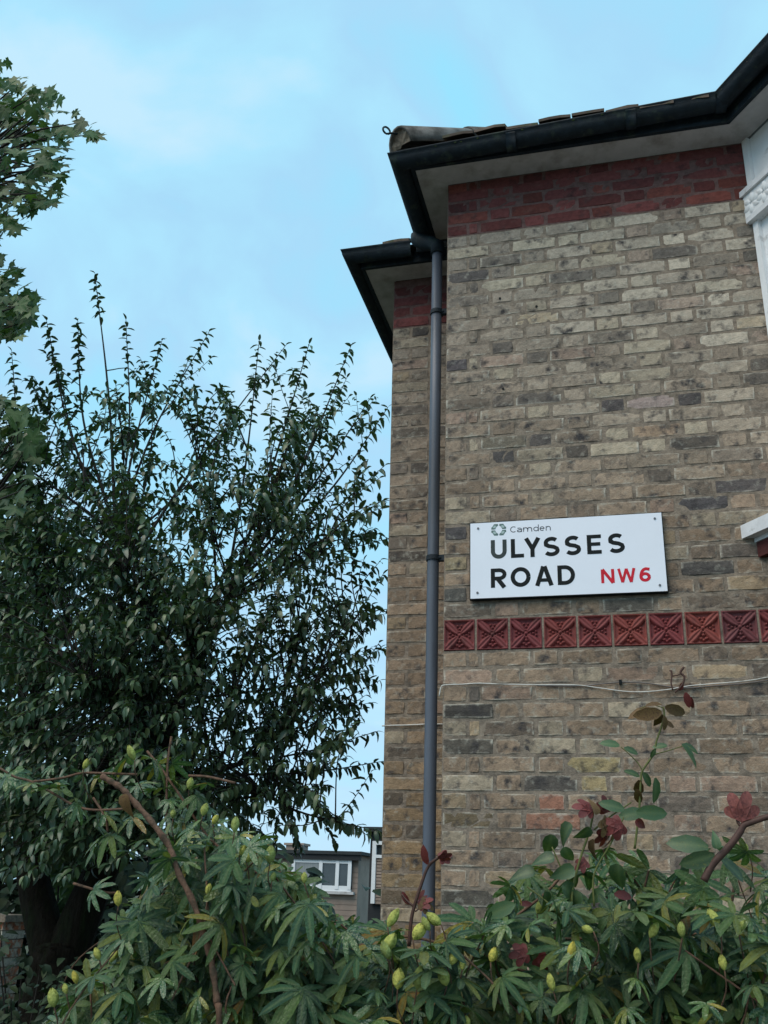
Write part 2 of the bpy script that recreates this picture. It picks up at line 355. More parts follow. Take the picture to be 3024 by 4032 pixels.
# bricks that stand out in the photograph (picture position -> tint)
MARK = []
for q, c in [((1010,1540),(.035,.033,.032)), ((1012,1605),(.06,.055,.05)), ((1010,1340),(.06,.06,.06)), ((970,1160),(.05,.048,.055)), ((1190,1690),(.05,.046,.045)),
             ((1010,1762),(.09,.07,.045)), ((1000,1300),(.06,.06,.06)), ((1480,870),(.05,.046,.05)), ((1325,865),(.055,.05,.055)), ((1190,935),(.055,.05,.052)), ((1110,985),(.05,.048,.052)),
             ((1090,945),(.1,.09,.075)), ((1390,935),(.36,.28,.2)), ((1290,1690),(.36,.30,.17)), ((1265,1632),(.34,.29,.16)), ((1610,1080),(.34,.27,.2)), ((1640,1055),(.42,.36,.24)),
             ((1560,1085),(.05,.048,.056)), ((1560,1040),(.06,.055,.06)), ((1150,540),(.06,.055,.055)), ((980,1210),(.30,.26,.17)), ((1180,1745),(.32,.17,.12)), ((1150,1790),(.30,.17,.12)),
             ((1280,1285),(.07,.065,.06)), ((1400,1290),(.07,.065,.06)), ((1150,530),(.42,.4,.32)), ((1230,530),(.42,.4,.32)), ((1000,1940),(.05,.047,.042)), ((1060,820),(.06,.055,.06)), ((1000,780),(.055,.05,.06)),
             ((1400,720),(.43,.4,.32)), ((1600,560),(.42,.39,.31)), ((1600,610),(.43,.41,.33)), ((1520,590),(.4,.38,.3)), ((1380,610),(.4,.38,.31)), ((1390,880),(.33,.28,.26)), ((1560,1240),(.05,.048,.05)), ((1120,600),(.4,.38,.3)), ((1000,605),(.06,.056,.06))]:
    p = at(*q, 0); MARK.append((p[0], p[2], c))
records = []      # (mesh, x, y, z, colour, wall, size)
rb = random.Random(11)
for k in range(0, 63):
    if k in (28, 29): continue
    z = Z0-k*CH-CH/2
    for (x, wd) in course(.001, 1.75, k % 2 == 0):
        kind = 's' if wd > .15 else 'h'; xc = x+wd/2; col = stock(xc, z, rb)
        for mx_, mz_, mc in MARK:
            if abs(mz_-z) < CH/2 and x <= mx_ <= x+wd: col = (mc[0]*1.5+.02, mc[1]*1.4+.018, mc[2]*1.25+.016) if mc[0] < .12 else (mc[0]*1.02, mc[1]*.93, mc[2]*.90)
        records.append([rb.choice(variants(kind, wd)), xc, 0+rb.uniform(-.0012, .0022), z+rb.uniform(-.0015, .0015), col, fw, wd])
for k in range(0, 62):
    z = ZR-k*CH-CH/2; x0 = rx(z)
    a = [(0, WS), (WS+JT, WS)] if k % 2 else [(0, WH), (WH+JT, WC+.06), (WH+WC+.06+2*JT, WH), (2*WH+WC+.06+3*JT, WH)]
    for dx, wd in a:
        x = x0+dx; wd = round(min(wd, -x), 4)
        if wd < .03: continue
        kind = 's' if wd > .15 else 'h'
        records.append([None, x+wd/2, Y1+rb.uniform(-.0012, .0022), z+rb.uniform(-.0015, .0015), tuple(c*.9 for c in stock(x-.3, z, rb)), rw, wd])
def vis(r):
    x, y, dz = project((r[1], r[2], r[3]))
    if not (-20 < x < 1690 and -20 < y < 2030): return -1
    if r[5] is rw and r[1] > -.12: return .01
    if r[5] is fw and .14 < r[1] < .96 and 2.81 < r[3] < 3.16: return .005
    return r[6]/dz**2
records.sort(key=vis, reverse=True)
RWM = {}
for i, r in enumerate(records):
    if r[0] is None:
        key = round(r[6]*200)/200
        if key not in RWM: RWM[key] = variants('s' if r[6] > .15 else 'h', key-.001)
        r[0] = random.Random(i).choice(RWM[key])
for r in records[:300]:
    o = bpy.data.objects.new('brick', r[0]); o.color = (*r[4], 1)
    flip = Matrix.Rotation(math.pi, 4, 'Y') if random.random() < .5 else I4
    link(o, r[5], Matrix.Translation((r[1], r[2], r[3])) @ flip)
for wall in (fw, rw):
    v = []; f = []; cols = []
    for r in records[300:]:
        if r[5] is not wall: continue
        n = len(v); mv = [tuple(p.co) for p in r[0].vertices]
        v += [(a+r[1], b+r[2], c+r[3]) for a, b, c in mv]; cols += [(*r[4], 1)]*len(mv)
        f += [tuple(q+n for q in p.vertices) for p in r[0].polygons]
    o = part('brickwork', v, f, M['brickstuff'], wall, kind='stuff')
    ca = o.data.color_attributes.new('bcol', 'FLOAT_COLOR', 'POINT'); ca.data.foreach_set('color', np.array(cols, 'f').ravel())
# red band under the eaves
MB().box((.0015, mort-.0008, Z0), (1.56, .02, ZS-.001)).build('band_mortar', M['redmortar'], fw)
MB().box((rx(4.9)+.0015, Y1+mort-.0008, ZR), (-.001, Y1+.02, ZS1-.001)).build('band_mortar', M['redmortar'], rw)
for k in range(1, 6):
    z = Z0+k*CH-CH/2
    if z+HB/2 > ZS: z = ZS-HB/2-.002
    for (x, wd) in course(.001, 1.56, k % 2 == 1):
        o = bpy.data.objects.new('red_brick', rb.choice(variants('s' if wd > .15 else 'h', wd))); o.color = (*redc(rb), 1); o.material_slots[0].link = 'OBJECT'; o.material_slots[0].material = M['redbrick']
        link(o, fw, Matrix.Translation((x+wd/2, rb.uniform(-.001, .002), z)))
for k in range(1, 5):
    z = ZR+k*CH-CH/2
    for x, wd in ([(rx(z), WS), (rx(z)+WS+JT, .21)] if k % 2 else [(rx(z), WH), (rx(z)+WH+JT, WS), (rx(z)+WH+WS+2*JT, .10)]):
        o = bpy.data.objects.new('red_brick', rb.choice(variants('s' if wd > .15 else 'h', wd))); o.color = (*redc(rb), 1); o.material_slots[0].link = 'OBJECT'; o.material_slots[0].material = M['redbrick']
        link(o, rw, Matrix.Translation((x+wd/2, Y1+rb.uniform(-.001, .002), z)))

# terracotta flower tiles
TP, TS = .1479, .1375
def tile_mesh():
    n = 44; v = []; f = []
    def h(u, w):
        a, b = abs(u), abs(w); edge_ = max(a, b); H = -.017
        if edge_ > .945: return 0. if edge_ < .985 else -.003
        def bump_(cx, cy, r, top):
            d = math.hypot(u-cx, w-cy)/r
            return -.017+top*math.sqrt(max(0, 1-d*d)) if d < 1 else -.017
        p, q = (a+b)/math.sqrt(2), (a-b)/math.sqrt(2)
        if .16 < p < 1.30:
            t = (p-.16)/1.14; hw = .05+.235*math.sin(math.pi*min(1, t*.80+.06))**.8
            d = abs(q)/hw
            if d < 1: H = max(H, -.017+.0165*math.sqrt(1-d*d)*(.6+.4*min(1, d*2.4)))
        for cx, cy, r in ((0, 0, .15), (0, .44, .10), (0, -.44, .11), (.44, 0, .09), (-.44, 0, .09), (.13, .62, .09), (-.13, .62, .09), (.15, -.66, .10), (-.15, -.66, .10), (0, -.76, .09), (.62, .12, .08), (.62, -.12, .08), (-.62, .12, .08), (-.62, -.12, .08), (0, .25, .07), (0, -.26, .08), (.26, 0, .06), (-.26, 0, .06)):
            H = max(H, bump_(cx, cy, r, .016 if r > .12 else .0125))
        return H
    for j in range(n+1):
        for i in range(n+1):
            u, w_ = 2*i/n-1, 2*j/n-1; v.append((u*TS/2, -h(u, w_), w_*TS/2))
    for j in range(n):
        for i in range(n): f.append((j*(n+1)+i, j*(n+1)+i+1, (j+1)*(n+1)+i+1, (j+1)*(n+1)+i))
    m0 = len(v)
    ring = [i for i in range(n+1)]+[(j)*(n+1)+n for j in range(1, n+1)]+[n*(n+1)+i for i in range(n-1, -1, -1)]+[j*(n+1) for j in range(n-1, 0, -1)]
    for k in ring: v.append((v[k][0], .03, v[k][2]))
    for k in range(len(ring)): f.append((ring[k], m0+k, m0+(k+1) % len(ring), ring[(k+1) % len(ring)]))
    return mesh('tile_shape', v, f, M['terra'], True)
tm = tile_mesh()
tcol = [(a*.42+.088, b*.40+.016, c*.40+.018) for a, b, c in [(.19,.048,.042),(.20,.046,.044),(.19,.042,.046),(.25,.06,.042),(.24,.058,.05),(.30,.072,.045),(.23,.046,.046),(.29,.075,.045),(.12,.052,.058),(.2,.046,.044),(.22,.05,.045),(.22,.05,.045)]]
for i, c in enumerate(tcol):
    o = bpy.data.objects.new('flower_tile', tm); o.color = (*c, 1); link(o, fw, Matrix.Translation((.004+TP*i+TS/2, -.003, Z0-29*CH)))

# drilled holes, the shade inside them put in as black cylinders
for q in [(1080, 645), (1159, 662), (1087, 840)]:
    p = at(*q, 0); MB().tube([(p[0], -.004, p[2]), (p[0], .03, p[2])], .006, 8).build('dark_hole', M['black'], fw)

# eaves: soffit, fascia, gutter (path: rear left -> front left corner -> bay -> canted bay side)
BA = math.radians(55); bd = np.array([math.cos(BA), -math.sin(BA)]); bn = np.array([-math.sin(BA), -math.cos(BA)])
XB = 1.525
b0 = np.array([XB, 0.]); b1 = b0+bd*.85; b2 = b1+np.array([1.3, 0]); b3 = b2+np.array([bd[0], -bd[1]])*.85
WP = [(0., .45), (0., 0.), (XB, 0.), tuple(b1), tuple(b2)]
eav = [(.0, ZS), (.150, ZS), (.150, ZS+.012), (.0, ZS+.012)]
MB().sweep(eav, WP, True).build('soffit', M['soffit'], house)
MB().sweep([(.151, ZS-.006), (.172, ZS-.006), (.172, ZS+.075), (.151, ZS+.075)], WP, True).build('fascia', M['gutter'], house)
FALL = [-.066, -.048, .022, .034, .034]
def gut(z):    # half-round gutter with a rolled lip
    o = []
    for k in range(9):
        a = math.pi*(1+k/8.); o.append((.222+.047*math.cos(a), z+.066+.060*math.sin(a)))
    o += [(.274, z+.070), (.276, z+.076), (.271, z+.079), (.265, z+.075)]
    for k in range(8, -1, -1):
        a = math.pi*(1+k/8.); o.append((.222+.043*math.cos(a), z+.068+.056*math.sin(a)))
    return o
MB().sweep(gut(ZS), WP, True, FALL).build('gutter', M['gutter'], house, True)
# stop end and outlet above the down pipe
g = MB(); g.prism([(-.274, .45), (-.174, .45), (-.174, .462), (-.274, .462)], ZS-.066, ZS+.02)
g.tube([(-.232, .34, ZS-.04), (-.232, .34, ZS-.07), (-.205, .33, ZS-.10), (-.15, .31, ZS-.13), (-.113, .30, ZS-.16), (-.113, .30, ZS-.22)], [.05, .048, .044, .042, .040, .040], 12)
g.build('gutter_outlet', M['gutter'], house, True)
# union joints and moss along the front gutter
for xx in (.35, .95, 1.38):
    fl = -.048+.07*xx/XB; pr = [(a+.003*(1 if a > .222 else -1), z-.003) for a, z in gut(ZS+fl)[:9]]+[(a, z) for a, z in gut(ZS+fl)[12:]]
    MB().sweep(gut(ZS+fl-.004), [(xx, 0.), (xx+.05, 0.)], True).build('gutter_joint', M['gutter'], house, True)
ms = random.Random(21); mo = MB()
for i in range(60):
    xx = ms.uniform(-.25, 1.5); fl = -.048+.07*max(0, xx)/XB; c = np.array([xx, -.262+ms.uniform(-.006, .02), ZS+.076+fl]); rr0 = ms.uniform(.003, .010)
    vv = [c+rr0*np.array([math.cos(a)*math.sin(b)*ms.uniform(.7, 1.6), math.sin(a)*math.sin(b), math.cos(b)*ms.uniform(.5, 1.)]) for b in (.5, 1.2, 1.9, 2.6) for a in np.linspace(0, 5.2, 6)]
    mo.add(vv, [(j*6+k, j*6+(k+1) % 6, j*6+6+(k+1) % 6, j*6+6+k) for j in range(3) for k in range(6)]+[(5, 4, 3, 2, 1, 0)])
mo.build('moss', M['moss'], house, kind='stuff')
WP1 = [(rx(4.6), 5.4), (rx(4.6), Y1), (-.302, Y1)]
MB().sweep([(.0, ZS1), (.150, ZS1), (.150, ZS1+.012), (0, ZS1+.012)], [WP1[0], WP1[1], (0., Y1)], True).build('soffit', M['soffit'], house)
MB().sweep([(.151, ZS1-.006), (.172, ZS1-.006), (.172, ZS1+.075), (.151, ZS1+.075)], [WP1[0], WP1[1], (0., Y1)], True).build('fascia', M['gutter'], house)
MB().sweep(gut(ZS1), WP1, True).build('gutter', M['gutter'], house, True)

# roof: slopes, eaves tiles, hip tile with its iron hook
RP = math.tan(math.radians(36))
rf = MB(); e = .235; zr = ZS+.078
ro = [(-e, -e), (3.4, -e), (3.4, 1.6), (1.4, 1.6), (-e, 3.0)]
rf.add([(-e, -e, zr), (3.4, -e, zr), (3.4, 2.2, zr+RP*2.43), (2.2, 2.2, zr+RP*2.43), (-e, 4.6, zr), (2.2, 4.6, zr+RP*2.43)], [(0, 1, 2, 3), (0, 3, 5, 4)])
roof = rf.build('roof', M['rooftile'], house)
rf2 = MB(); e1 = rx(4.6)-.235
rf2.add([(e1, .445, ZS1+.075), (-.2, .445, ZS1+.075), (1., 1.9, ZS1+.075+RP*1.45), (e1+1.45, 1.9, ZS1+.075+RP*1.45), (e1, 5.4, ZS1+.075), (e1+1.45, 5.4, ZS1+.075+RP*1.45)], [(0, 1, 2, 3), (0, 3, 5, 4)])
roof2 = rf2.build('rear_roof', M['rooftile'], house)
tmesh = []
for s in range(3):
    r = random.Random(s); mb = MB(); hw = .081
    for k in range(1): pass
    v = []
    for i, (x, y) in enumerate([(-hw, 0), (-hw*.35, -.002), (hw*.35, .001), (hw, 0), (hw, .27), (-hw, .27)]):
        v.append((x, y+r.uniform(-.004, .004), y*RP+(.006 if abs(x) < hw*.5 else 0)))
    n = len(v); vv = v+[(x, y, z+.017) for x, y, z in v]
    tmesh.append(mesh('roof_tile_shape', vv, [tuple(range(n-1, -1, -1)), tuple(range(n, 2*n))]+[(i, (i+1) % n, n+(i+1) % n, n+i) for i in range(n)], M['rooftile']))
rr = random.Random(5); x = .10
while x < 1.40:
    o = bpy.data.objects.new('roof_tile', rr.choice(tmesh)); link(o, roof, Matrix.Translation((x, -.268+rr.uniform(-.006, .008), zr-.008+rr.choice([-.004, 0, .006, .012, .02]))) @ Matrix.Rotation(rr.uniform(-.03, .03), 4, 'Z')); x += .167
y = .12
while y < .40:
    o = bpy.data.objects.new('roof_tile', rr.choice(tmesh)); link(o, roof, Matrix.Translation((-.270+rr.uniform(-.012, .006), y, zr-.006+rr.choice([0, .006, .014]))) @ Matrix.Rotation(-math.pi/2+rr.uniform(-.03, .03), 4, 'Z')); y += .167
x = e1+.30
while x < -.3:
    o = bpy.data.objects.new('roof_tile', rr.choice(tmesh)); link(o, roof2, Matrix.Translation((x, Y1-.268, ZS1+.07+rr.choice([0, .004, .010])))); x += .167
y = Y1+.12
while y < 2.6:
    o = bpy.data.objects.new('roof_tile', rr.choice(tmesh)); link(o, roof2, Matrix.Translation((e1-.035, y, ZS1+.07+rr.choice([0, .004, .010]))) @ Matrix.Rotation(-math.pi/2, 4, 'Z')); y += .167
# tiles over the canted bay
x = .1
while x < .8:
    p = b0+bd*x+bn*.265
    o = bpy.data.objects.new('roof_tile', rr.choice(tmesh)); link(o, roof, Matrix.Translation((p[0], p[1], zr-.004+rr.choice([0, .006, .016]))) @ Matrix.Rotation(-BA, 4, 'Z')); x += .167
v = []; f = []; hr = .098; nseg = 12; L_ = .52
hd = np.array([1, 1, RP*.98]); hd = hd/np.linalg.norm(hd); side = np.array([1, -1, 0])/math.sqrt(2); upv = np.cross(side, hd); upv = upv if upv[2] > 0 else -upv
h0 = np.array([-.215, -.235, zr+.028])
for t, rr_ in ((0, 1.), (L_, .92)):
    for inner in (1., .86):
        for k in range(nseg+1):
            a = math.pi*(-.12+1.24*k/nseg); v.append(h0+hd*t+rr_*inner*hr*(math.cos(a)*side+math.sin(a)*upv))
q = nseg+1
for k in range(nseg):
    f += [(k, k+1, 2*q+k+1, 2*q+k), (q+k, 3*q+k, 3*q+k+1, q+k+1), (k, q+k, q+k+1, k+1), (2*q+k, 2*q+k+1, 3*q+k+1, 3*q+k)]
f += [(0, 2*q, 3*q, q), (nseg, q+nseg, 3*q+nseg, 2*q+nseg)]
hipt = part('hip_tile', v, f, M['hiptile'], roof, True)
# mortar bedding closing the end of the hip tile
v = [h0+hd*.012]+[h0+hd*(.012+.006*math.sin(k*2.1))+.85*hr*(math.cos(math.pi*(-.1+1.2*k/10))*side+math.sin(math.pi*(-.1+1.2*k/10))*upv) for k in range(11)]
part('bedding_mortar', v, [(0, k, k+1) for k in range(1, 11)], M['mortar'], hipt)
hk = MB(); cen = h0-hd*.025+upv*(hr+.012)-side*.03
pts = [h0+hd*.05+upv*(hr*.6), h0-hd*.02+upv*(hr*.75)]+[cen+.022*(math.cos(a)*(-hd)+math.sin(a)*upv) for a in np.linspace(-1.2, 4.6, 14)]
hk.tube(pts, .0055, 7).build('hip_iron', M['gutter'], hipt, True)
hp2 = []
for j in range(1, 5):
    o = bpy.data.objects.new('hip_tile', hipt.data); link(o, roof, Matrix.Translation(Vector(hd*(L_-.03)*j+upv*.004*j)))

# down pipe
px, py = -.112, .30
pipe = MB().tube([(px+.004*(5-z)/4-.002, py, z) for z in (0.05, 1.3, 2.6, 3.9, 4.985)], .0292, 20).build('down_pipe', M['pipe'], house, True)
sk = MB()
for z in (4.56, 3.12, 1.2):
    s = MB(); s.box((px+.02, py-.013, z-.016), (-.001, py+.013, z+.014)).tube([(px+.001, py, z-.013), (px+.001, py, z+.011)], .0365, 20)
    s.tube([(px+.036, py-.02, z), (px+.036, py+.02, z)], .006, 6)
    s.build('pipe_bracket', M['gutter'], pipe)

# white bay
bay = MB()
def bq(s0, s1, o0, o1, z0, z1, mb):      # block on the canted side: along, outward, height
    P = [b0+bd*s0+bn*o0, b0+bd*s0+bn*o1, b0+bd*s1+bn*o1, b0+bd*s1+bn*o0]
    a = [tuple(p) for p in P]
    ar = sum(a[i][0]*a[(i+1) % 4][1]-a[(i+1) % 4][0]*a[i][1] for i in range(4))
    mb.prism(a if ar > 0 else a[::-1], z0, z1); return mb
bayw = bq(.0, .24, -.20, -.012, 3.12, ZS-.001, MB()).build('bay_pier', M['white'], house)
bq(0.001, .034, -.012, .012, 3.12, ZS-.001, MB()).build('pier_moulding', M['white'], bayw)
bq(.205, .239, -.012, .012, 3.12, ZS-.001, MB()).build('pier_moulding', M['white'], bayw)
zc0, zc1 = 4.675, 4.845
cp = MB(); bq(-.035, .27, -.05, .028, zc0+.018, zc1-.018, cp)
capital = cp.build('capital', M['white'], bayw)
bq(-.048, .285, -.05, .042, zc1-.016, zc1+.016, MB()).build('capital_moulding', M['sill'], capital)
bq(-.012, .255, -.05, .038, zc0-.014, zc0+.016, MB()).build('capital_moulding', M['sill'], capital)
lf = MB()
for cx in (.03, .115, .20):
    for k in range(6):
        a = k*math.pi/3+.4
        c0 = np.array([cx, (zc0+zc1)/2]); d = np.array([math.cos(a), math.sin(a)]); n_ = np.array([-d[1], d[0]])
        ring = []
        for t, wd, hh in ((.008, .006, .004), (.022, .014, .013), (.040, .016, .012), (.054, .008, .006), (.060, .001, .002)):
            for s_ in (-1, 0, 1):
                q2 = c0+d*t+n_*wd*s_; p = b0+bd*q2[0]+bn*(.0285+(hh if s_ == 0 else .0)); ring.append((p[0], p[1], q2[1]))
        lf.add(ring, [(i*3+j, i*3+j+1, i*3+j+4, i*3+j+3) for i in range(4) for j in range(2)])
lf.build('leaf_ornament', M['white'], capital, True)
# rest of the bay beyond the frame
bq(.24, .73, -.10, -.06, 3.14, ZS-.3, MB()).build('window', M['glass'], house)
wf = MB()
for s0, s1, z0, z1 in ((.24, .29, 3.13, ZS-.25), (.68, .73, 3.13, ZS-.25), (.29, .68, 3.13, 3.2), (.29, .68, 4.15, 4.2), (.29, .68, ZS-.3, ZS-.25)): bq(s0, s1, -.12, -.04, z0, z1, wf)
wf.build('window_frame', M['upvc'], house)
bq(.24, .73, -.2, -.03, ZS-.25, ZS-.001, MB()).build('bay_lintel', M['white'], house)
bq(.73, .85, -.2, -.012, 3.12, ZS-.001, MB()).build('bay_pier', M['white'], house)
fb = MB(); fb.box((b1[0], b1[1]+.02, 3.12), (b2[0], b1[1]+.2, ZS-.001)); fb.build('bay_front', M['white'], house)
# sill with its red brick corbel
s0 = np.array([1.302, 0.]); sdir = np.array([math.cos(math.radians(54)), -math.sin(math.radians(54))])
P0 = s0; P1 = s0+sdir*.9; P2 = (P1[0]+1.5, P1[1]); P3 = (2.9, -.001); sl = [tuple((s0[0], -.001)), tuple(P1), P2, P3]
sill = MB().prism(sl, 3.032, 3.092).build('bay_sill', M['sill'], house)
MB().prism([(s0[0]+.05, -.001), tuple(P1+np.array([.01, .04])), (P2[0], P2[1]+.04), (2.88, -.001)], 3.012, 3.031).build('sill_drip', M['sill'], sill)
cb = random.Random(3)
for i in range(3):
    z1 = 3.010-i*CH; z0 = z1-HB; off = .055+.045*i
    for j in range(4):
        a0 = s0+np.array([off, 0])+sdir*(.004+j*.225); a1 = a0+sdir*.215; nn = np.array([math.sin(math.radians(54)), math.cos(math.radians(54))])*.1
        o = MB().prism([tuple(a0), tuple(a1), tuple(a1+nn), tuple(a0+nn)], z0, z1).build('red_brick', M['redbrick'], house); o.color = (*[c*.8 for c in redc(cb)], 1)

# ------------------------------------------------------------------ street sign
SY = -.030
sg = thing('street_sign', (.552, -.01, 2.803), 'white rectangular street name plate reading ULYSSES ROAD NW6 on brick wall', 'sign')
bk = MB().box((.1235, SY+.0045, 2.7985), (.981, -.004, 3.1665)).build('black_edge_sheet', M['black'], sg)  # black sheet slightly larger than the white face, seen as thin dark edging
MB().box((.1278, SY, 2.8025), (.9768, SY+.004, 3.1635)).build('plate', M['signwhite'], sg)
def strip(mb, pts, wd, y, capsq=False):
    P = [np.array(p, float) for p in pts]; k = len(P); l = []; r_ = []
    for i in range(k):
        t = P[min(i+1, k-1)]-P[max(i-1, 0)]; t = t/np.linalg.norm(t); n_ = np.array([-t[1], t[0]])
        m = 1.
        if 0 < i < k-1:
            t1 = P[i]-P[i-1]; t1 = t1/np.linalg.norm(t1); m = 1/max(.35, abs(t@t1))
        l.append(P[i]+n_*wd/2*m); r_.append(P[i]-n_*wd/2*m)
    v = [(p[0], y, p[1]) for p in l+r_]+[(p[0], y+.002, p[1]) for p in l+r_]
    f = []
    for i in range(k-1): f += [(i, k+i, k+i+1, i+1), (2*k+i, 2*k+i+1, 3*k+i+1, 3*k+i), (i, i+1, 2*k+i+1, 2*k+i), (k+i, 3*k+i, 3*k+i+1, k+i+1)]
    mb.add(v, f)
def letter(ch, x0, x1, z0, z1, mat, th=.205):
    h = z1-z0; wd = x1-x0; t = th*h; a = t/2; mb = MB(); n = [0]
    def st(pts, w_=1., sub=0):
        P = [(x0+p[0], z0+p[1]) for p in pts]
        if sub: P = spline([(*p,) for p in P], sub)
        strip(mb, P, t*w_, SY-.0006-.00025*n[0]); n[0] += 1
    def arc(cx, cz, rx_, rz, a0, a1, k=14): return [(cx+rx_*math.cos(math.radians(a0+(a1-a0)*i/k)), cz+rz*math.sin(math.radians(a0+(a1-a0)*i/k))) for i in range(k+1)]
    if ch == 'U': r_ = wd/2-a; st([(a, h)]+arc(wd/2, r_+a, r_, r_, 180, 360)+[(wd-a, h)])
    elif ch == 'L': st([(a, h), (a, 0)]); st([(0, a), (wd, a)], .95)
    elif ch == 'Y': st([(a*1.05, h), (wd/2, h*.44)], 1.02); st([(wd-a*1.05, h), (wd/2, h*.44)], 1.02); st([(wd/2, h*.52), (wd/2, 0)])
    elif ch == 'S':
        r1 = (h-t)*.255; cx = wd/2; zt = h-a-r1; zb = a+(h-t)*.255
        st(arc(cx+.02*wd, zt, (wd-t)*.47, r1, 38, 180, 10)+[(cx-(wd-t)*.43, zt-r1*.42), (cx-(wd-t)*.22, zt-r1*.82), (cx+(wd-t)*.2, zb+r1*.85), (cx+(wd-t)*.46, zb+r1*.42)]+arc(cx-.0*wd, zb, (wd-t)*.5, r1, 0, -148, 11), .97)
    elif ch == 'E': st([(a, 0), (a, h)]); st([(a, h-a*.95), (wd, h-a*.95)], .92); st([(a, h*.51), (wd*.93, h*.51)], .88); st([(a, a*.95), (wd, a*.95)], .92)
    elif ch == 'R': st([(a, 0), (a, h)]); rz = h*.215; st([(a, h-a*.95), (wd*.52, h-a*.95)]+arc(wd*.52, h-a*.95-rz*1.0, wd*.48-a, rz, 84, -84, 10)+[(wd*.52, h-a*.95-2*rz), (a, h-a*.95-2*rz)], .95); st([(wd*.45, h*.44), (wd-a*1.1, 0)], 1.05)
    elif ch == 'O': st(arc(wd/2, h/2, wd/2-a, h/2-a, 0, 360, 36))
    elif ch == 'A': st([(a*1.05, 0), (wd/2-.03*wd, h)], 1.02); st([(wd-a*1.05, 0), (wd/2+.03*wd, h)], 1.02); st([(wd*.25, h*.29), (wd*.75, h*.29)], .85)
    elif ch == 'D': st([(a, 0), (a, h)]); st([(a, h-a*.95), (wd*.42, h-a*.95)]+arc(wd*.42, h/2, wd*.58-a, h/2-a*.95, 86, -86, 18)+[(wd*.42, a*.95), (a, a*.95)], .97)
    elif ch == 'N': st([(a, 0), (a, h)]); st([(wd-a, 0), (wd-a, h)]); st([(a*1.1, h), (wd-a*1.1, 0)], 1.02)
    elif ch == 'W':
        for p, q in (((a, h), (wd*.27, 0)), ((wd*.27, 0), (wd*.5, h*.98)), ((wd*.5, h*.98), (wd*.73, 0)), ((wd*.73, 0), (wd-a, h))): st([p, q], .9)
    elif ch == '6': st(arc(wd/2, h*.33, wd/2-a, h*.33-a, 0, 360, 28)); st(arc(wd*.62, h*.36, wd*.62-a, h*.64-a, 181, 78, 14)+[(wd*.93, h*.86)], .98)
    mb.build('letter', mat, sg)
zu0, zu1, zr0, zr1 = 2.9855, 3.0765, 2.8490, 2.9395
for ch, a, b, z0, z1, m in [('U', .2218, .2935, zu0, zu1, 'greyblack'), ('L', .3126, .3710, zu0, zu1, 'black'), ('Y', .3715, .4470, zu0, zu1, 'black'), ('S', .4568, .5300, zu0-.001, zu1+.001, 'black'), ('S', .5503, .6239, zu0-.001, zu1+.001, 'black'), ('E', .6499, .7120, zu0, zu1, 'black'), ('S', .7389, .8127, zu0-.001, zu1+.001, 'black'),
                            ('R', .2205, .2915, zr0, zr1, 'black'), ('O', .3091, .3980, zr0-.001, zr1+.001, 'black'), ('A', .4164, .4985, zr0, zr1, 'black'), ('D', .5163, .5924, zr0, zr1, 'black'),
                            ('N', .7033, .7601, 2.849, 2.912, 'red'), ('W', .7726, .8504, 2.849, 2.912, 'red'), ('6', .8650, .9127, 2.848, 2.913, 'red')]:
    letter(ch, a, b, z0, z1, M[m])
# emblem: four linked corner pieces, each two dark ends and a pale middle
ex, ez, eh, ev = .2586, 3.1258, .0341, .0280
for sx in (-1, 1):
    for sz in (-1, 1):
        def q4(pts, y, m): 
            P = [(ex+sx*eh*u, ez+sz*ev*w_) for u, w_ in pts]
            vv = [(x_, y, z_) for x_, z_ in P]; 
            n = len(vv); vv += [(x_, y+.0012, z_) for x_, z_ in P]
            fl = tuple(range(n)) if sx*sz < 0 else tuple(range(n-1, -1, -1))
            return vv, [fl]+[(i, (i+1) % n, n+(i+1) % n, n+i) for i in range(n)]
        vv, ff = q4([(.07, .72), (.10, 1.0), (.62, 1.0), (.86, .52), (1.0, .42), (.98, .08), (.48, .08), (.30, .52)], SY-.0006, 0)
        pc = part('emblem_piece', vv, ff, M['emblem'], sg)
        vv, ff = q4([(.34, .52), (.38, .72), (.62, .74), (.78, .44), (.72, .30), (.50, .28)], SY-.0010, 0); part('emblem_highlight', vv, ff, M['emblempale'], pc)
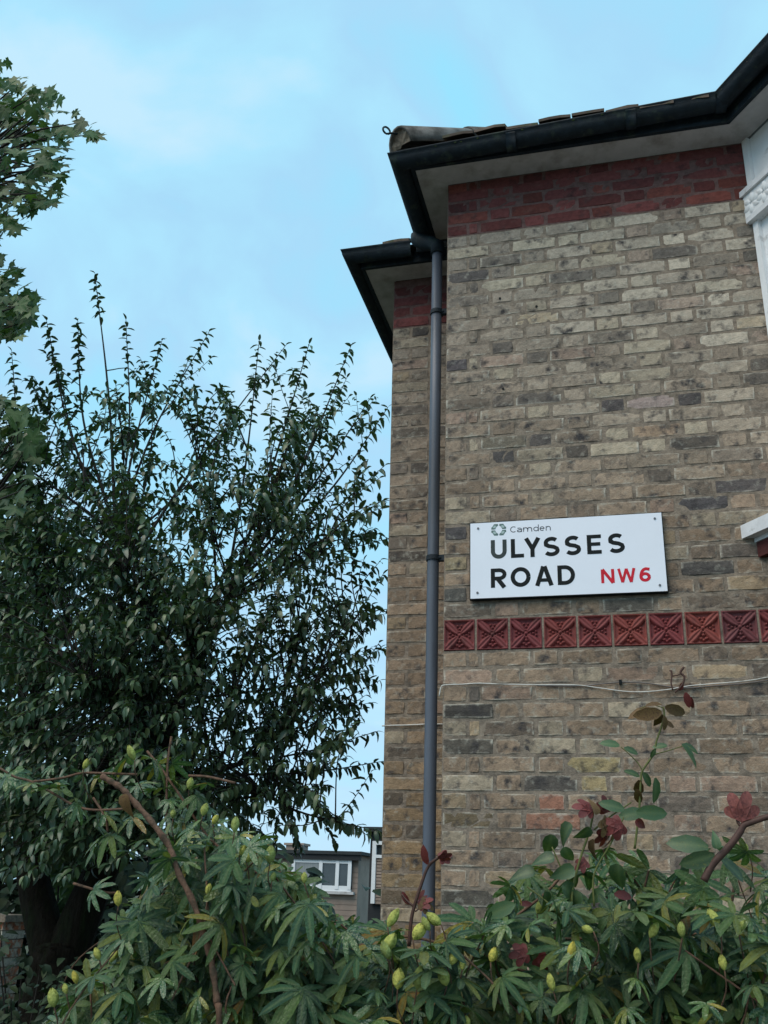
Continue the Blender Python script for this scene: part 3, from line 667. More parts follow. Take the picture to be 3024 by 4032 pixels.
# small word beside the emblem
dg = None
xs = .3110
cap = {'C': 0, 'a': 1, 'm': 2, 'd': 3, 'e': 4, 'n': 5}
wpos = dict(zip(range(6), [(.3110, .3385), (.3415, .3640), (.3700, .4100), (.4160, .4400), (.4440, .4660), (.4715, .4935)]))
for i, ch in enumerate('Camden'):
    a, b = wpos[i]; mb = MB(); t = .0034; xh = .0215; z0 = 3.1085; n = [0]; wd = b-a
    def st(pts):
        strip(mb, [(a+p[0], z0+p[1]) for p in pts], t, SY-.0006-.0002*n[0]); n[0] += 1
    def arc(cx, cz, rx_, rz, a0, a1, k=14): return [(cx+rx_*math.cos(math.radians(a0+(a1-a0)*j/k)), cz+rz*math.sin(math.radians(a0+(a1-a0)*j/k))) for j in range(k+1)]
    h2 = t/2; rX, rZ = wd/2-h2, xh/2-h2
    if ch == 'C': st(arc(wd*.56, .0145, wd*.56-h2, .0145-h2, 52, 308, 18))
    elif ch == 'a': st([(wd*.1, xh*.9)]+arc(wd*.5, xh*.62, rX, xh*.38-h2, 110, 0, 8)+[(wd-h2, 0)]); st([(wd-h2, xh*.58), (wd*.45, xh*.56)]+arc(wd*.45, xh*.29, wd*.45-h2, xh*.29-h2, 95, 270, 10)+[(wd*.7, h2), (wd-h2, xh*.3)])
    elif ch == 'm':
        st([(h2, 0), (h2, xh)]); q_ = wd/2
        for k in range(2): st([(h2+k*(q_-h2), xh*.6)]+arc(h2+k*(q_-h2)+(q_-h2)/2, xh*.6, (q_-h2)/2, xh*.4-h2, 180, 0, 10)+[(h2+(k+1)*(q_-h2), 0)])
    elif ch == 'd': st(arc(wd*.48, xh/2, wd*.48-h2, rZ, 0, 360, 22)); st([(wd-h2, 0), (wd-h2, .0315)])
    elif ch == 'e': st([(h2, xh*.52), (wd-h2, xh*.52)]+arc(wd/2, xh/2, rX, rZ, 8, 315, 18))
    elif ch == 'n': st([(h2, 0), (h2, xh)]); st([(h2, xh*.55)]+arc(wd/2, xh*.58, rX, xh*.42-h2, 180, 0, 10)+[(wd-h2, 0)])
    mb.build('small_letter', M['darkink'], sg)
for x, z in ((.164, 3.1373), (.9475, 3.1369), (.1597, 2.8287), (.947, 2.8294)):
    MB().tube([(x, SY-.003, z), (x, SY+.001, z)], .0052, 10).build('screw', M['screw'], sg)

# ------------------------------------------------------------------ cables on the wall
def wall_path(pts, conv, Y, off): return [tuple(at(*conv(*p), Y)+np.array([0, -off, 0])) for p in pts]
ct = [(296, 150), (303, 115), (318, 104), (390, 101), (460, 97), (540, 100), (620, 102), (700, 103), (860, 104), (950, 115), (1060, 130), (1150, 132), (1250, 122), (1330, 108), (1420, 100), (1560, 88), (1659, 72), (1760, 52)]
p1 = spline(wall_path(ct, c3, 0, .008), 4)
cb_ = MB().tube(p1, .0023, 7).build('cable', M['cable'], None, True, label='white cable sagging along the brick wall below the flower tiles', cat='cable')
ct2 = [(700, 107), (860, 108), (950, 101), (1040, 92), (1100, 92), (1150, 95), (1210, 104), (1262, 112), (1330, 116), (1420, 108), (1560, 97), (1659, 84)]
MB().tube(spline(wall_path(ct2, c3, 0, .006), 4), .0028, 7).build('cable', M['cabledark'], None, True, label='thin dark grey cable clipped to wall just above the sagging white cable', cat='cable')
p = at(*c3(1047, 92), 0); MB().box((p[0]-.006, -.016, p[2]-.009), (p[0]+.006, .002, p[2]+.009)).build('cable_clip', M['black'], None, label='small black clip holding the grey cable on the bricks', cat='clip')
MB().tube(spline(wall_path([(58, 273), (100, 271), (150, 270), (200, 268), (236, 266)], c3, Y1, .006), 3)+[(-.05, Y1-.006, at(*c3(236, 266), Y1)[2])], .0034, 7).build('cable', M['cable'], None, True, label='short white cable crossing the set-back wall behind the down pipe', cat='cable')

# ------------------------------------------------------------------ foliage helpers
def lobed(lobes, wmax=.13, droop=.35, fold=.25, st=(.0, .22, .55, .86, 1.), wid=(.3, .78, 1., .74, 0), r0=.02):
    v = []; f = []; rib = []
    for ang, ln in lobes:
        a = math.radians(ang); d = np.array([math.cos(a), math.sin(a)]); n_ = np.array([-d[1], d[0]]); b = len(v); k = len(st)
        for s_, q in zip(st, wid):
            r_ = r0+ln*s_; c = d*r_; wd = wmax*q*(.6+.4*ln)
            z = -droop*r_*r_
            if q == 0: v.append((c[0], c[1], z)); rib.append(.6)
            else:
                for sg_ in (1, 0, -1): v.append((c[0]+n_[0]*wd*sg_, c[1]+n_[1]*wd*sg_, z+(fold*wd if sg_ else 0))); rib.append(0. if sg_ else 1.)
        for i in range(k-2):
            o = b+i*3; f += [(o, o+1, o+4, o+3), (o+1, o+2, o+5, o+4)]
        o = b+(k-2)*3; t = b+(k-1)*3; f += [(o, o+1, t), (o+1, o+2, t)]
    return np.array(v), f, rib
PASSION = [lobed([(0, 1.), (36, .95), (-37, .96), (74, .8), (-75, .78), (118, .55), (-116, .5)], .125, .45),
           lobed([(0, 1.), (44, .9), (-42, .92), (90, .68), (-92, .7)], .14, .30),
           lobed([(0, 1.), (33, .98), (-34, .94), (66, .86), (-68, .88), (102, .66), (-100, .7)], .115, .62),
           lobed([(0, .9), (40, 1.), (-40, .85), (82, .75), (-84, .7), (135, .45)], .13, .18)]
OVATE = [lobed([(0, 1.)], .245, .55, .35, wid=(.25, .85, 1., .6, 0), r0=0), lobed([(0, 1.)], .26, .9, .5, wid=(.25, .85, 1., .55, 0), r0=0), lobed([(0, 1.)], .24, .25, .25, wid=(.25, .85, 1., .6, 0), r0=0)]
BROAD = [lobed([(0, 1.)], .33, .75, .42, st=(0, .12, .35, .62, .84, 1), wid=(.3, .85, 1., .76, .36, 0), r0=0)]
REDL = [lobed([(0, 1.), (46, .9), (-48, .86), (95, .62), (-98, .58)], .27, .35, .2, st=(0, .2, .5, .8, .94, 1), wid=(.95, .9, .95, .85, .5, 0), r0=0)]
def star_leaf():
    pol = [(0, 1.), (9, .76), (17, .72), (25, .5), (36, .66), (44, .74), (52, .96), (60, .7), (72, .6), (80, .44), (92, .5), (108, .66), (125, .42), (150, .36), (172, .14)]
    pts = [(a, r_) for a, r_ in pol]+[(360-a, r_) for a, r_ in pol[::-1][:-1]]
    v = [(0, 0, 0)]; f = []
    for a, r_ in pts:
        t = math.radians(a); v.append((r_*math.cos(t), r_*math.sin(t), -.22*r_*r_+.10*abs(math.sin(t))*r_))
    n = len(pts); f = [(0, 1+i, 1+(i+1) % n) for i in range(n)]
    return np.array(v)*.62, f, [1.]+[.45 if pts[i][1] > .6 else 0. for i in range(n)]
STAR = [star_leaf()]
SIMPLE = [lobed([(0, 1.)], .3, .5, .3, st=(0, .4, .75, 1), wid=(.3, 1, .7, 0), r0=0)]

class Foliage:
    def __init__(s, templates, mat, name='leaf'): s.T = templates; s.mat = mat; s.items = []; s.name = name
    def add(s, pos, axis, normal, size, k=None):
        a = np.asarray(axis, float); a = a/np.linalg.norm(a); n = np.asarray(normal, float); n = n-a*(n@a); l = np.linalg.norm(n)
        if l < 1e-3: n = np.array([a[1], a[2], a[0]]); n = n-a*(n@a); l = np.linalg.norm(n)
        n = n/l; b = np.cross(n, a)
        s.items.append((random.randrange(len(s.T)) if k is None else k, np.asarray(pos, float), np.column_stack([a, b, n])*size, size))
    def emit(s, parent, nparts=300, stuff='foliage'):
        meshes = [mesh('leaf_shape', v, f, s.mat, True) for v, f, r_ in s.T]
        for m_, t_ in zip(meshes, s.T): m_.attributes.new('rib', 'FLOAT', 'POINT').data.foreach_set('value', t_[2])
        score = []
        grid = {}
        for i, (k, p, R, sz) in enumerate(s.items):
            c = p+R[:, 0]*.5; x, y, z = project(c)
            if z > .1 and 5 < x < 1650 and 5 < y < 2205:
                key = (int(x/9), int(y/9))
                if key not in grid or z < grid[key][0]: grid[key] = (z, i, sz/z)
        front = sorted(grid.values(), key=lambda t: -t[2])
        chosen = set(t[1] for t in front[:nparts])
        for i in sorted(chosen):
            k, p, R, sz = s.items[i]; o = bpy.data.objects.new(s.name, meshes[k])
            link(o, parent, Matrix(((R[0,0], R[0,1], R[0,2], p[0]), (R[1,0], R[1,1], R[1,2], p[1]), (R[2,0], R[2,1], R[2,2], p[2]), (0, 0, 0, 1))))
        rest = [t for i, t in enumerate(s.items) if i not in chosen]
        if not rest: return
        V = []; F = []; n = 0; RB_ = []
        for k, p, R, sz in rest:
            v, f, r_ = s.T[k]; RB_ += r_; V.append(v@R.T+p); F += [tuple(i+n for i in q) for q in f]; n += len(v)
        V = np.concatenate(V); m = bpy.data.meshes.new(stuff); m.from_pydata(V.tolist(), [], F); m.materials.append(s.mat); m.polygons.foreach_set('use_smooth', [True]*len(m.polygons)); m.update()
        m.attributes.new('rib', 'FLOAT', 'POINT').data.foreach_set('value', RB_)
        tag(link(bpy.data.objects.new(stuff, m), parent), kind='stuff')
def inpoly(x, y, P):
    c = False; n = len(P); j = n-1
    for i in range(n):
        if (P[i][1] > y) != (P[j][1] > y) and x < (P[j][0]-P[i][0])*(y-P[i][1])/(P[j][1]-P[i][1])+P[i][0]: c = not c
        j = i
    return c
def samp(P):
    xs = [p[0] for p in P]; ys = [p[1] for p in P]
    while True:
        x, y = random.uniform(min(xs), max(xs)), random.uniform(min(ys), max(ys))
        if inpoly(x, y, P): return x, y
def unit(v): v = np.asarray(v, float); return v/(np.linalg.norm(v)+1e-9)

# ------------------------------------------------------------------ evergreen behind everything on the left
et = thing('evergreen_tree', tuple(np.array([-7.2, 6.5, 0])), 'dense dark evergreen tree filling the shade behind the cherry tree', 'tree')
MB().tube(spline([(-7.2, 6.5, 0), (-7.1, 6.5, 2), (-7.25, 6.4, 4.2), (-7.1, 6.5, 6.2)], 5), np.linspace(.28, .05, 16), 10).build('trunk', M['bark'], et, True)
EP = [(-260, 1300), (0, 1120), (120, 1090), (250, 1120), (350, 1200), (380, 1350), (360, 1550), (385, 1680), (460, 1800), (560, 1900), (700, 1985), (700, 2150), (-260, 2300)]
ef = Foliage(SIMPLE, M['evergreen'])
ebr = MB()
for i in range(420):
    x, y = samp(EP); Y = random.uniform(5.2, 8.4); c = at(x, y, Y)
    if c[2] < .2: continue
    for j in range(20):
        p = c+rng.normal(0, 1, 3)*np.array([.28, .28, .2])
        ef.add(p, unit(p-c)+np.array([random.uniform(-.6, .6), -.4, -.3]), (random.uniform(-.6, .6), -.5, .8), random.uniform(.13, .2))
    if i % 5 == 0: ebr.tube(spline([(-7.1+random.uniform(-.05, .05), 6.5, min(5.5, max(.6, c[2]-.7))), (c[0]*.6-7.1*.4, c[1]*.6+6.5*.4, c[2]-.2), tuple(c)], 4), np.linspace(.05, .008, 9), 5)
ec = ebr.build('crown', M['bark'], et)
ef.emit(ec, 0)

# ------------------------------------------------------------------ plane tree, upper left
pt = thing('plane_tree', (-8.2, 2.6, 0), 'tall plane tree with star-shaped leaves reaching in at upper left', 'tree')
MB().tube(spline([(-8.2, 2.6, 0), (-8.1, 2.6, 3), (-8.25, 2.7, 6), (-8.0, 2.7, 9.5)], 6), np.linspace(.36, .12, 19), 12).build('trunk', M['bark'], pt, True)
pf = Foliage(STAR, M['plane']); pbr = MB()
P1 = [(-40, 100), (18, 132), (40, 158), (62, 170), (95, 190), (140, 205), (165, 240), (205, 285), (222, 303), (200, 320), (170, 308), (142, 300), (142, 345), (150, 385), (125, 420), (120, 455), (75, 465), (60, 485), (25, 515), (-40, 530)]
P2 = [(-40, 545), (25, 560), (40, 600), (68, 632), (80, 660), (62, 705), (35, 735), (-40, 745)]
P3 = [(-40, 850), (15, 862), (62, 880), (88, 930), (95, 985), (80, 1050), (50, 1180), (-40, 1210)]
def plane_cluster(P, n, Y0, Y1_, root):
    tips = []
    for i in range(n):
        x, y = samp(P); Y = random.uniform(Y0, Y1_); p = at(x, y, Y); tips.append(p)
        ax = unit((random.uniform(-.9, .9), random.uniform(-.5, .4), random.uniform(-.95, .6)))
        pf.add(p, ax, (random.uniform(-.5, .5), random.uniform(-1.1, -.3), random.uniform(0, .8)), random.uniform(.15, .24))
    for p in tips[::6]:
        mid = (np.array(root)+p)/2+np.array([0, 0, random.uniform(-.1, .35)])
        pbr.tube(spline([tuple(root), tuple(mid), tuple(p)], 5), np.linspace(.022, .004, 11), 5)
ra, rb2, rc = at(-120, 420, 2.6), at(-120, 740, 2.6), at(-120, 1200, 2.6)
for r_ in (ra, rb2, rc): pbr.tube(spline([(-8.15, 2.65, r_[2]-1.6), ((-8.15+r_[0])/2, 2.6, r_[2]-.5), tuple(r_)], 6), np.linspace(.13, .035, 13), 8)
plane_cluster(P1, 400, 1.9, 3.3, ra); plane_cluster(P2, 165, 1.9, 3.0, rb2); plane_cluster(P3, 150, 1.6, 2.8, rc)
for i in range(900):
    d = unit(rng.normal(0, 1, 3)); p = np.array([-8.2, 2.7, 7.0])+d*np.array([2.6, 2.6, 3.6])*random.random()**.4
    x, y, z = project(p)
    if x > -30 and z > 0: continue
    pf.add(p, (random.uniform(-1, 1), random.uniform(-1, 1), -.4), (random.uniform(-.6, .6), random.uniform(-.6, .6), .8), random.uniform(.16, .24))
pc = pbr.build('crown', M['twig'], pt, True); pf.emit(pc, 300)
# ------------------------------------------------------------------ cherry tree
ct_ = thing('cherry_tree', (-3.45, 2.7, 0), 'broad leafy tree with forked dark trunk and drooping pointed leaves beside house', 'tree')
base = np.array([-3.45, 2.7, 0]); fk = at(128, 2075, 2.7)
L1 = at(70, 1890, 2.7); L2 = at(45, 1700, 2.75); R1 = at(215, 1890, 2.75); R2 = at(300, 1740, 2.8)
tr = MB(); tr.tube(spline([tuple(base), tuple((base+fk)/2+np.array([.05, 0, 0])), tuple(fk), tuple(fk+np.array([0, 0, .12]))], 5), list(np.linspace(.25, .17, 16)), 24)
def ridged(v, n):
    o = []; 
    for i, p in enumerate(v):
        k = i % n; c = sum(np.array(v[(i//n)*n+j]) for j in range(n))/n; d = np.array(p)-c; o.append(tuple(c+d*(1+.10*math.sin(k*2.4+.8*math.sin(i//n*.9))+.06*math.sin(i*1.7))))
    return o
tr.v = ridged(tr.v, 24)
trunk = tr.build('trunk', M['bark'], ct_, True)
MB().tube(spline([tuple(fk-np.array([0, 0, .12])), tuple(L1), tuple(L2)], 6), np.linspace(.15, .085, 13), 10).build('limb', M['bark'], trunk, True)
MB().tube(spline([tuple(fk-np.array([0, 0, .12])), tuple(R1), tuple(R2)], 6), np.linspace(.17, .085, 13), 10).build('limb', M['bark'], trunk, True)
cf = Foliage(OVATE, M['cherry']); cbr = MB(); nodes = []
def leaves_on(path, frm, step, s0_, s1_, z=.0):
    P = np.array(path); seg = np.linalg.norm(np.diff(P, axis=0), axis=1); tot = seg.sum(); d = tot-frm if tot > frm else 0; i = 0
    cum = np.concatenate([[0], np.cumsum(seg)]); ph = random.uniform(0, 6.28)
    while d < tot:
        k = min(np.searchsorted(cum, d)-1, len(seg)-1); k = max(k, 0); t = (d-cum[k])/seg[k]; p = P[k]*(1-t)+P[k+1]*t; dr = unit(P[k+1]-P[k])
        ph += 2.4; a = unit(np.cross(dr, (.2, .3, 1.))); b = np.cross(dr, a); sd_ = a*math.cos(ph)+b*math.sin(ph)
        ax = .5*dr+.85*sd_+np.array([0, 0, -.35]); cf.add(p, ax, np.array([0, 0, 1.])+.25*rng.normal(0, 1, 3), random.uniform(s0_, s1_))
        d += step*random.uniform(.75, 1.3)
    cf.add(P[-1], unit(P[-1]-P[-2])+np.array([0, 0, -.15]), (0, 0, 1.), s0_)
main = [((205, 592), 3.0, 'R'), ((168, 690), 3.2, 'R'), ((272, 690), 2.6, 'R'), ((100, 690), 2.4, 'L'), ((25, 760), 2.2, 'L'), ((350, 735), 3.4, 'R'), ((452, 716), 3.0, 'R'), ((560, 735), 2.6, 'R'), ((618, 745), 3.3, 'R'), ((668, 742), 2.4, 'R'), ((758, 748), 3.0, 'R'), ((800, 860), 2.7, 'R'),
        ((838, 880), 3.5, 'R'), ((735, 840), 3.3, 'R'), ((832, 1005), 3.0, 'R'), ((828, 1080), 2.4, 'R'), ((832, 1165), 3.3, 'R'), ((828, 1240), 2.6, 'R'), ((825, 1320), 3.1, 'R'), ((830, 1400), 2.5, 'R'), ((820, 1470), 3.0, 'R'), ((815, 1580), 2.6, 'R'), ((825, 1645), 2.9, 'R'), ((705, 1745), 2.5, 'R'), ((815, 1795), 2.2, 'R'), ((640, 1830), 2.8, 'R'),
        ((10, 900), 2.0, 'L'), ((60, 820), 3.2, 'L'), ((120, 780), 2.6, 'L'), ((250, 830), 2.0, 'R'), ((400, 850), 2.0, 'R'), ((520, 880), 3.8, 'R'), ((640, 900), 2.2, 'R'), ((690, 1000), 3.6, 'R'), ((600, 1050), 2.0, 'R'), ((720, 1180), 2.0, 'R'), ((660, 1330), 2.0, 'R'), ((700, 1480), 2.1, 'R'), ((620, 1580), 3.6, 'R'), ((450, 1000), 1.8, 'R'), ((330, 950), 3.8, 'R'), ((150, 1000), 1.8, 'L'), ((60, 1150), 1.7, 'L'), ((250, 1200), 1.7, 'R'), ((400, 1350), 1.7, 'R'), ((500, 1500), 1.8, 'R'), ((150, 1450), 1.6, 'L'), ((-120, 900), 2.6, 'L'), ((-160, 1100), 2.2, 'L')]
# a few heavy stems first, fanning out; lighter ones leave them
stems = {}
for key, (q, Y) in {'a': ((500, 1270), 2.8), 'b': ((420, 1480), 2.5), 'c': ((330, 1350), 3.1), 'd': ((560, 1640), 2.7), 'e': ((150, 1350), 2.6), 'f': ((250, 1150), 3.0)}.items():
    e_ = at(*q, Y); s_ = L2 if key == 'e' else R2; mid = (s_+e_)/2+np.array([random.uniform(-.08, .08), 0, .06])
    pth = spline([tuple(s_-np.array([0, 0, .05])), tuple(mid), tuple(e_)], 7); cbr.tube(pth, np.linspace(.05, .010, len(pth)), 8)
    stems[key] = pth
    nodes += [np.array(p) for p in pth[4:]]
for q, Y, sd_ in main:
    e_ = at(*q, Y); cand = [p for k in stems for p in stems[k][6:]]
    # parent: point of a heavy stem below the tip and nearest along the fan
    best = min(cand, key=lambda p: np.linalg.norm(e_-p)+random.uniform(0, 1.5)+(3. if p[2] > e_[2]-.1 else 0)+1.2*np.linalg.norm((e_-p)[:2])*0.4)
    d = e_-best; mid = best+d*.5+np.array([random.uniform(-.1, .1), random.uniform(-.1, .1), -.02*np.linalg.norm(d)+random.uniform(-.06, .10)])
    pth = spline([tuple(best), tuple(mid), tuple(e_)], 9); ln = np.linalg.norm(d)
    cbr.tube(pth, np.linspace(.006+.0045*ln, .0026, len(pth)), 6)
    nodes += [np.array(p) for p in pth[6:-2]]
    leaves_on(pth, random.uniform(.45, .8), .024, .055, .085)
    # side shoots of the long leaders
    for j in range(random.randint(3, 5)):
        k = random.randint(7, len(pth)-4); b_ = np.array(pth[k]); dd = unit(unit(d)+.75*rng.normal(0, 1, 3)*np.array([1, 1, .5])); t_ = b_+dd*random.uniform(.22, .5)
        x, y, z = project(t_)
        if x > 815 or y < 745: continue
        p2 = spline([tuple(b_), tuple((b_+t_)/2+np.array([0, 0, -.02])), tuple(t_)], 4); cbr.tube(p2, np.linspace(.0045, .002, len(p2)), 4); leaves_on(p2, .3, .026, .05, .08)
nodes = np.array(nodes)
RA = [(-60, 1130), (120, 1030), (300, 1030), (430, 1120), (470, 1280), (420, 1470), (400, 1600), (440, 1720), (420, 1800), (200, 1760), (-60, 1760)]
RB = [(-20, 860), (100, 830), (250, 800), (450, 790), (560, 830), (700, 880), (800, 980), (832, 1120), (832, 1330), (800, 1420), (760, 1500), (700, 1620), (720, 1700), (600, 1800), (440, 1800), (440, 1720), (400, 1600), (420, 1470), (470, 1280), (430, 1120), (300, 1030), (120, 1030), (-20, 1130)]
fan = at(330, 1900, 2.8)
def shoots(P, n, Y0, Y1_, lmin, lmax, fr):
    for i in range(n):
        x, y = samp(P); t_ = at(x, y, random.uniform(Y0, Y1_)); L0 = random.uniform(lmin, lmax)
        want = t_-unit(unit(t_-fan)+np.array([0, 0, .25])+.25*rng.normal(0, 1, 3))*L0
        k = np.argmin(np.linalg.norm(nodes-want, axis=1)); b_ = nodes[k]
        d = t_-b_
        if np.linalg.norm(d) > 1.3: b_ = t_-unit(d)*1.3
        hv = (t_-fan)*np.array([1, 1, 0]); mid = (b_+t_)/2+np.array([0, 0, .07])-unit(hv)*.03; t_ = t_+unit(hv)*.06-np.array([0, 0, .05])
        p2 = spline([tuple(b_), tuple(mid), tuple(t_)], 4); cbr.tube(p2, np.linspace(.0065, .002, len(p2)), 4, False); leaves_on(p2, fr*random.uniform(.7, 1.2), .028, .052, .085)
shoots(RB, 290, 1.7, 3.9, .4, .8, .42)
RC = [(430, 1280), (600, 1230), (700, 1280), (800, 1360), (800, 1500), (700, 1650), (560, 1780), (430, 1780), (400, 1550)]
shoots([(430, 1050), (600, 1000), (680, 1150), (640, 1330), (470, 1330)], 60, 1.6, 2.6, .3, .6, .45)
shoots(RC, 100, 1.8, 3.8, .35, .7, .45)
shoots(RA, 960, 1.4, 4.2, .4, .8, .5)
RD = [(-60, 1700), (300, 1700), (330, 1800), (230, 1870), (60, 1900), (-60, 1900)]
shoots(RD, 120, 1.5, 2.5, .3, .6, .5)
crown = cbr.build('crown', M['twig'], ct_, True)
cf.emit(crown, 300)

# ivy on the trunk between the forks
iv = thing('ivy', tuple(at(140, 2000, 2.95)), 'bright green ivy growing between the two forks of dark trunk', 'plant')
ivf = Foliage(SIMPLE, M['ivy']); ivs = MB()
pth = spline([tuple(at(130, 2060, 2.95)), tuple(at(125, 1930, 2.98)), tuple(at(140, 1850, 3.0)), tuple(at(150, 1770, 3.0))], 6); ivs.tube(pth, .008, 5)
for i in range(330):
    y = random.uniform(1755, 1965); x = 132+15*math.sin(y/25.)+random.gauss(0, 17); p = at(x, y, random.uniform(2.85, 3.2))
    ivf.add(p, (random.uniform(-1, 1), random.uniform(-.8, .1), random.uniform(-1, .1)), (random.uniform(-.4, .4), -.8, .6), random.uniform(.05, .085))
ist = ivs.build('stem', M['twig'], iv); ivf.emit(iv, 120)

sh_ = thing('dark_shrub', tuple(at(60, 2200, 2.1)*np.array([1, 1, 0])), 'low dark leafy shrub at the foot of the forked trunk', 'shrub')
shf = Foliage(SIMPLE, M['evergreen']); shs = MB(); shb = at(60, 2200, 2.1)*np.array([1, 1, 0])
SP = [(-80, 1960), (0, 1990), (40, 2040), (110, 2070), (190, 2090), (260, 2130), (260, 2300), (-80, 2300)]
for i in range(60):
    x, y = samp(SP); c = at(x, y, random.uniform(1.7, 2.3)); shs.tube(spline([tuple(shb+np.array([random.uniform(-.1, .1), 0, .0])), tuple((shb+c)/2+np.array([0, 0, .1])), tuple(c)], 3), np.linspace(.012, .003, 7), 4, False)
    for j in range(9):
        p = c+rng.normal(0, .06, 3); shf.add(p, (random.uniform(-1, 1), random.uniform(-1, .2), random.uniform(-.6, .4)), (random.uniform(-.5, .5), -.5, .8), random.uniform(.05, .09))
shs.build('stems', M['twig'], sh_); shf.emit(sh_, 60)

# ------------------------------------------------------------------ far houses
b1_ = thing('flat_roofed_house', (-9.5, 26, 0), 'low flat-roofed brick house with white casement window far behind the hedge', 'building')
tl, trr = at(560, 1842, 26), at(765, 1845, 26); zt = tl[2]; zt2 = zt
MB().box((tl[0]-4, 26, 0), (trr[0]+.15, 31, zt)).build('wall', M['farbrick'], b1_)
for k in range(13):     # brick courses that show below the window
    z = zt-.35-k*.155
    MB().box((tl[0]-4+(.11 if k % 2 else 0), 25.985, z-.14), (trr[0]+.155, 26.0, z)).build('brick_course', M['farbrick'], b1_)
MB().box((tl[0]-4.2, 25.75, zt), (trr[0]+.3, 31.2, zt+.10)).build('roof', M['fartile'], b1_)
MB().box((tl[0]-4.1, 25.80, zt-.16), (trr[0]+.25, 25.95, zt-.002)).build('fascia', M['darkwall'], b1_)
wa, wb = at(634, 1853, 25.95), at(759, 1921, 25.95); zA, zB = at(700, 1857, 25.95)[2], at(700, 1920, 25.95)[2]
wn = MB().box((wa[0], 25.90, zB), (wb[0], 25.98, zA)).build('window', M['glass'], b1_)
fr = MB(); t = .10
for a, b, c, d in ((wa[0], wb[0], zB-.06, zB+t), (wa[0], wb[0], zA-t, zA)): fr.box((a, 25.86, c), (b, 25.965, d))
xm = at(691, 1890, 25.95)[0]; xq = at(727, 1890, 25.95)[0]
for xx in (wa[0], xm, xq, wb[0]-t): fr.box((xx-.01, 25.845, zB), (xx+t, 25.96, zA))
fr.build('window_frame', M['upvc'], wn)
MB().box((wa[0]+t, 25.88, zB+t), (xm, 25.895, zA-t)).build('net_curtain', M['curtain'], wn)
MB().box((wa[0]-.1, 25.82, zB-.14), (wb[0]+.1, 25.97, zB-.062)).build('window_sill', M['soffit'], wn)
ch = at(635, 1835, 27); MB().box((ch[0]-.28, 27, zt), (ch[0]+.28, 27.6, ch[2]+.13)).box((ch[0]-.34, 26.95, ch[2]+.13), (ch[0]+.34, 27.65, ch[2]+.2)).build('chimney', M['farbrick'], b1_)
b2_ = thing('dark_clad_house', (-3.5, 16, 0), 'dark clad gable end with white window just left of the brick wall', 'building')
e0 = at(801, 1800, 16); e1_ = at(808, 1800, 16)
MB().box((e0[0], 16, 0), (-1., 21, at(810, 1797, 16)[2])).build('wall', M['darkwall'], b2_)
rz_ = at(810, 1797, 16)[2]; MB().box((e0[0]-.12, 15.85, rz_), (-1., 21, rz_+.09)).build('roof', M['fartile'], b2_)
x0_, x1_ = at(805, 1850, 15.95)[0], at(840, 1850, 15.95)[0]; za, zb, zc = at(812, 1817, 15.95)[2], at(812, 1850, 15.95)[2], at(812, 1952, 15.95)[2]
wg = MB().box((x0_+.05, 15.96, zb), (x1_, 15.99, za-.05)).build('window', M['glass'], b2_)
MB().box((x0_, 15.90, zc), (x0_+.08, 15.985, za)).box((x0_+.081, 15.90, za-.07), (x1_, 15.985, za)).box((x0_+.081, 15.90, zb-.03), (x1_, 15.985, zb+.03)).build('window_frame', M['upvc'], wg)
for k in range(14):
    z = zb-.04-k*.062
    MB().box((x0_+.085, 15.93, z-.05), (x1_, 15.99, z)).build('brick_course', M['farbrick'], b2_)

# garden wall pier, bottom left
gp = thing('garden_pier', (-5.6, 4.2, 0), 'orange and cream banded brick garden pier at far left edge', 'pier')
pc0 = at(-8, 2040, 4.2); px0 = pc0[0]-.32; ztop = at(5, 1992, 4.2)[2]
MB().box((px0+.004, 4.204, 0), (pc0[0]+.03, 4.54, ztop-.004)).build('core', M['mortar'], gp)
r = random.Random(9); k = 0; z = ztop
while z > .1:
    for j in range(2):
        o = MB().box((px0+j*.1825, 4.2, z-.066), (px0+j*.1825+.176, 4.55, z)).build('brick', M['brick'], gp); o.color = (*((.42, .15, .08) if k % 3 != 1 else (.55, .5, .42)), 1)
    z -= .076; k += 1
MB().box((px0-.03, 4.16, ztop+.002), (pc0[0]+.075, 4.59, ztop+.06)).build('coping', M['mortar'], gp)

# slatted fence and grey post behind the vine
fn = thing('slatted_fence', (-.6, -.85, 0), 'dark weathered slatted fence half hidden behind the left vine', 'fence')
fa = at(470, 2080, -.85); fb_ = at(680, 2060, -.85); ftop = at(590, 2040, -.85)[2]
for k in range(9):
    MB().box((fa[0]+.02, -.86, ftop-.05-k*.13), (fb_[0]+.1, -.842, ftop+.04-k*.13)).build('slat', M['fence'], fn)
for xx in (fa[0]+.08, fb_[0]+.02): MB().box((xx, -.84, 0), (xx+.08, -.76, ftop+.06)).build('fence_post', M['fence'], fn)
gq = at(680, 2150, -1.15)
po = thing('metal_post', (gq[0], -1.15, 0), 'short pale grey post standing inside the passionflower leaves', 'post')
MB().tube([(gq[0], -1.15, 0), (gq[0], -1.15, at(680, 2120, -1.15)[2])], .019, 12).build('shaft', M['post'], po, True)
MB().tube([(gq[0], -1.15, at(680, 2120, -1.15)[2]), (gq[0], -1.15, at(680, 2114, -1.15)[2])], .022, 12).build('cap', M['post'], po, True)

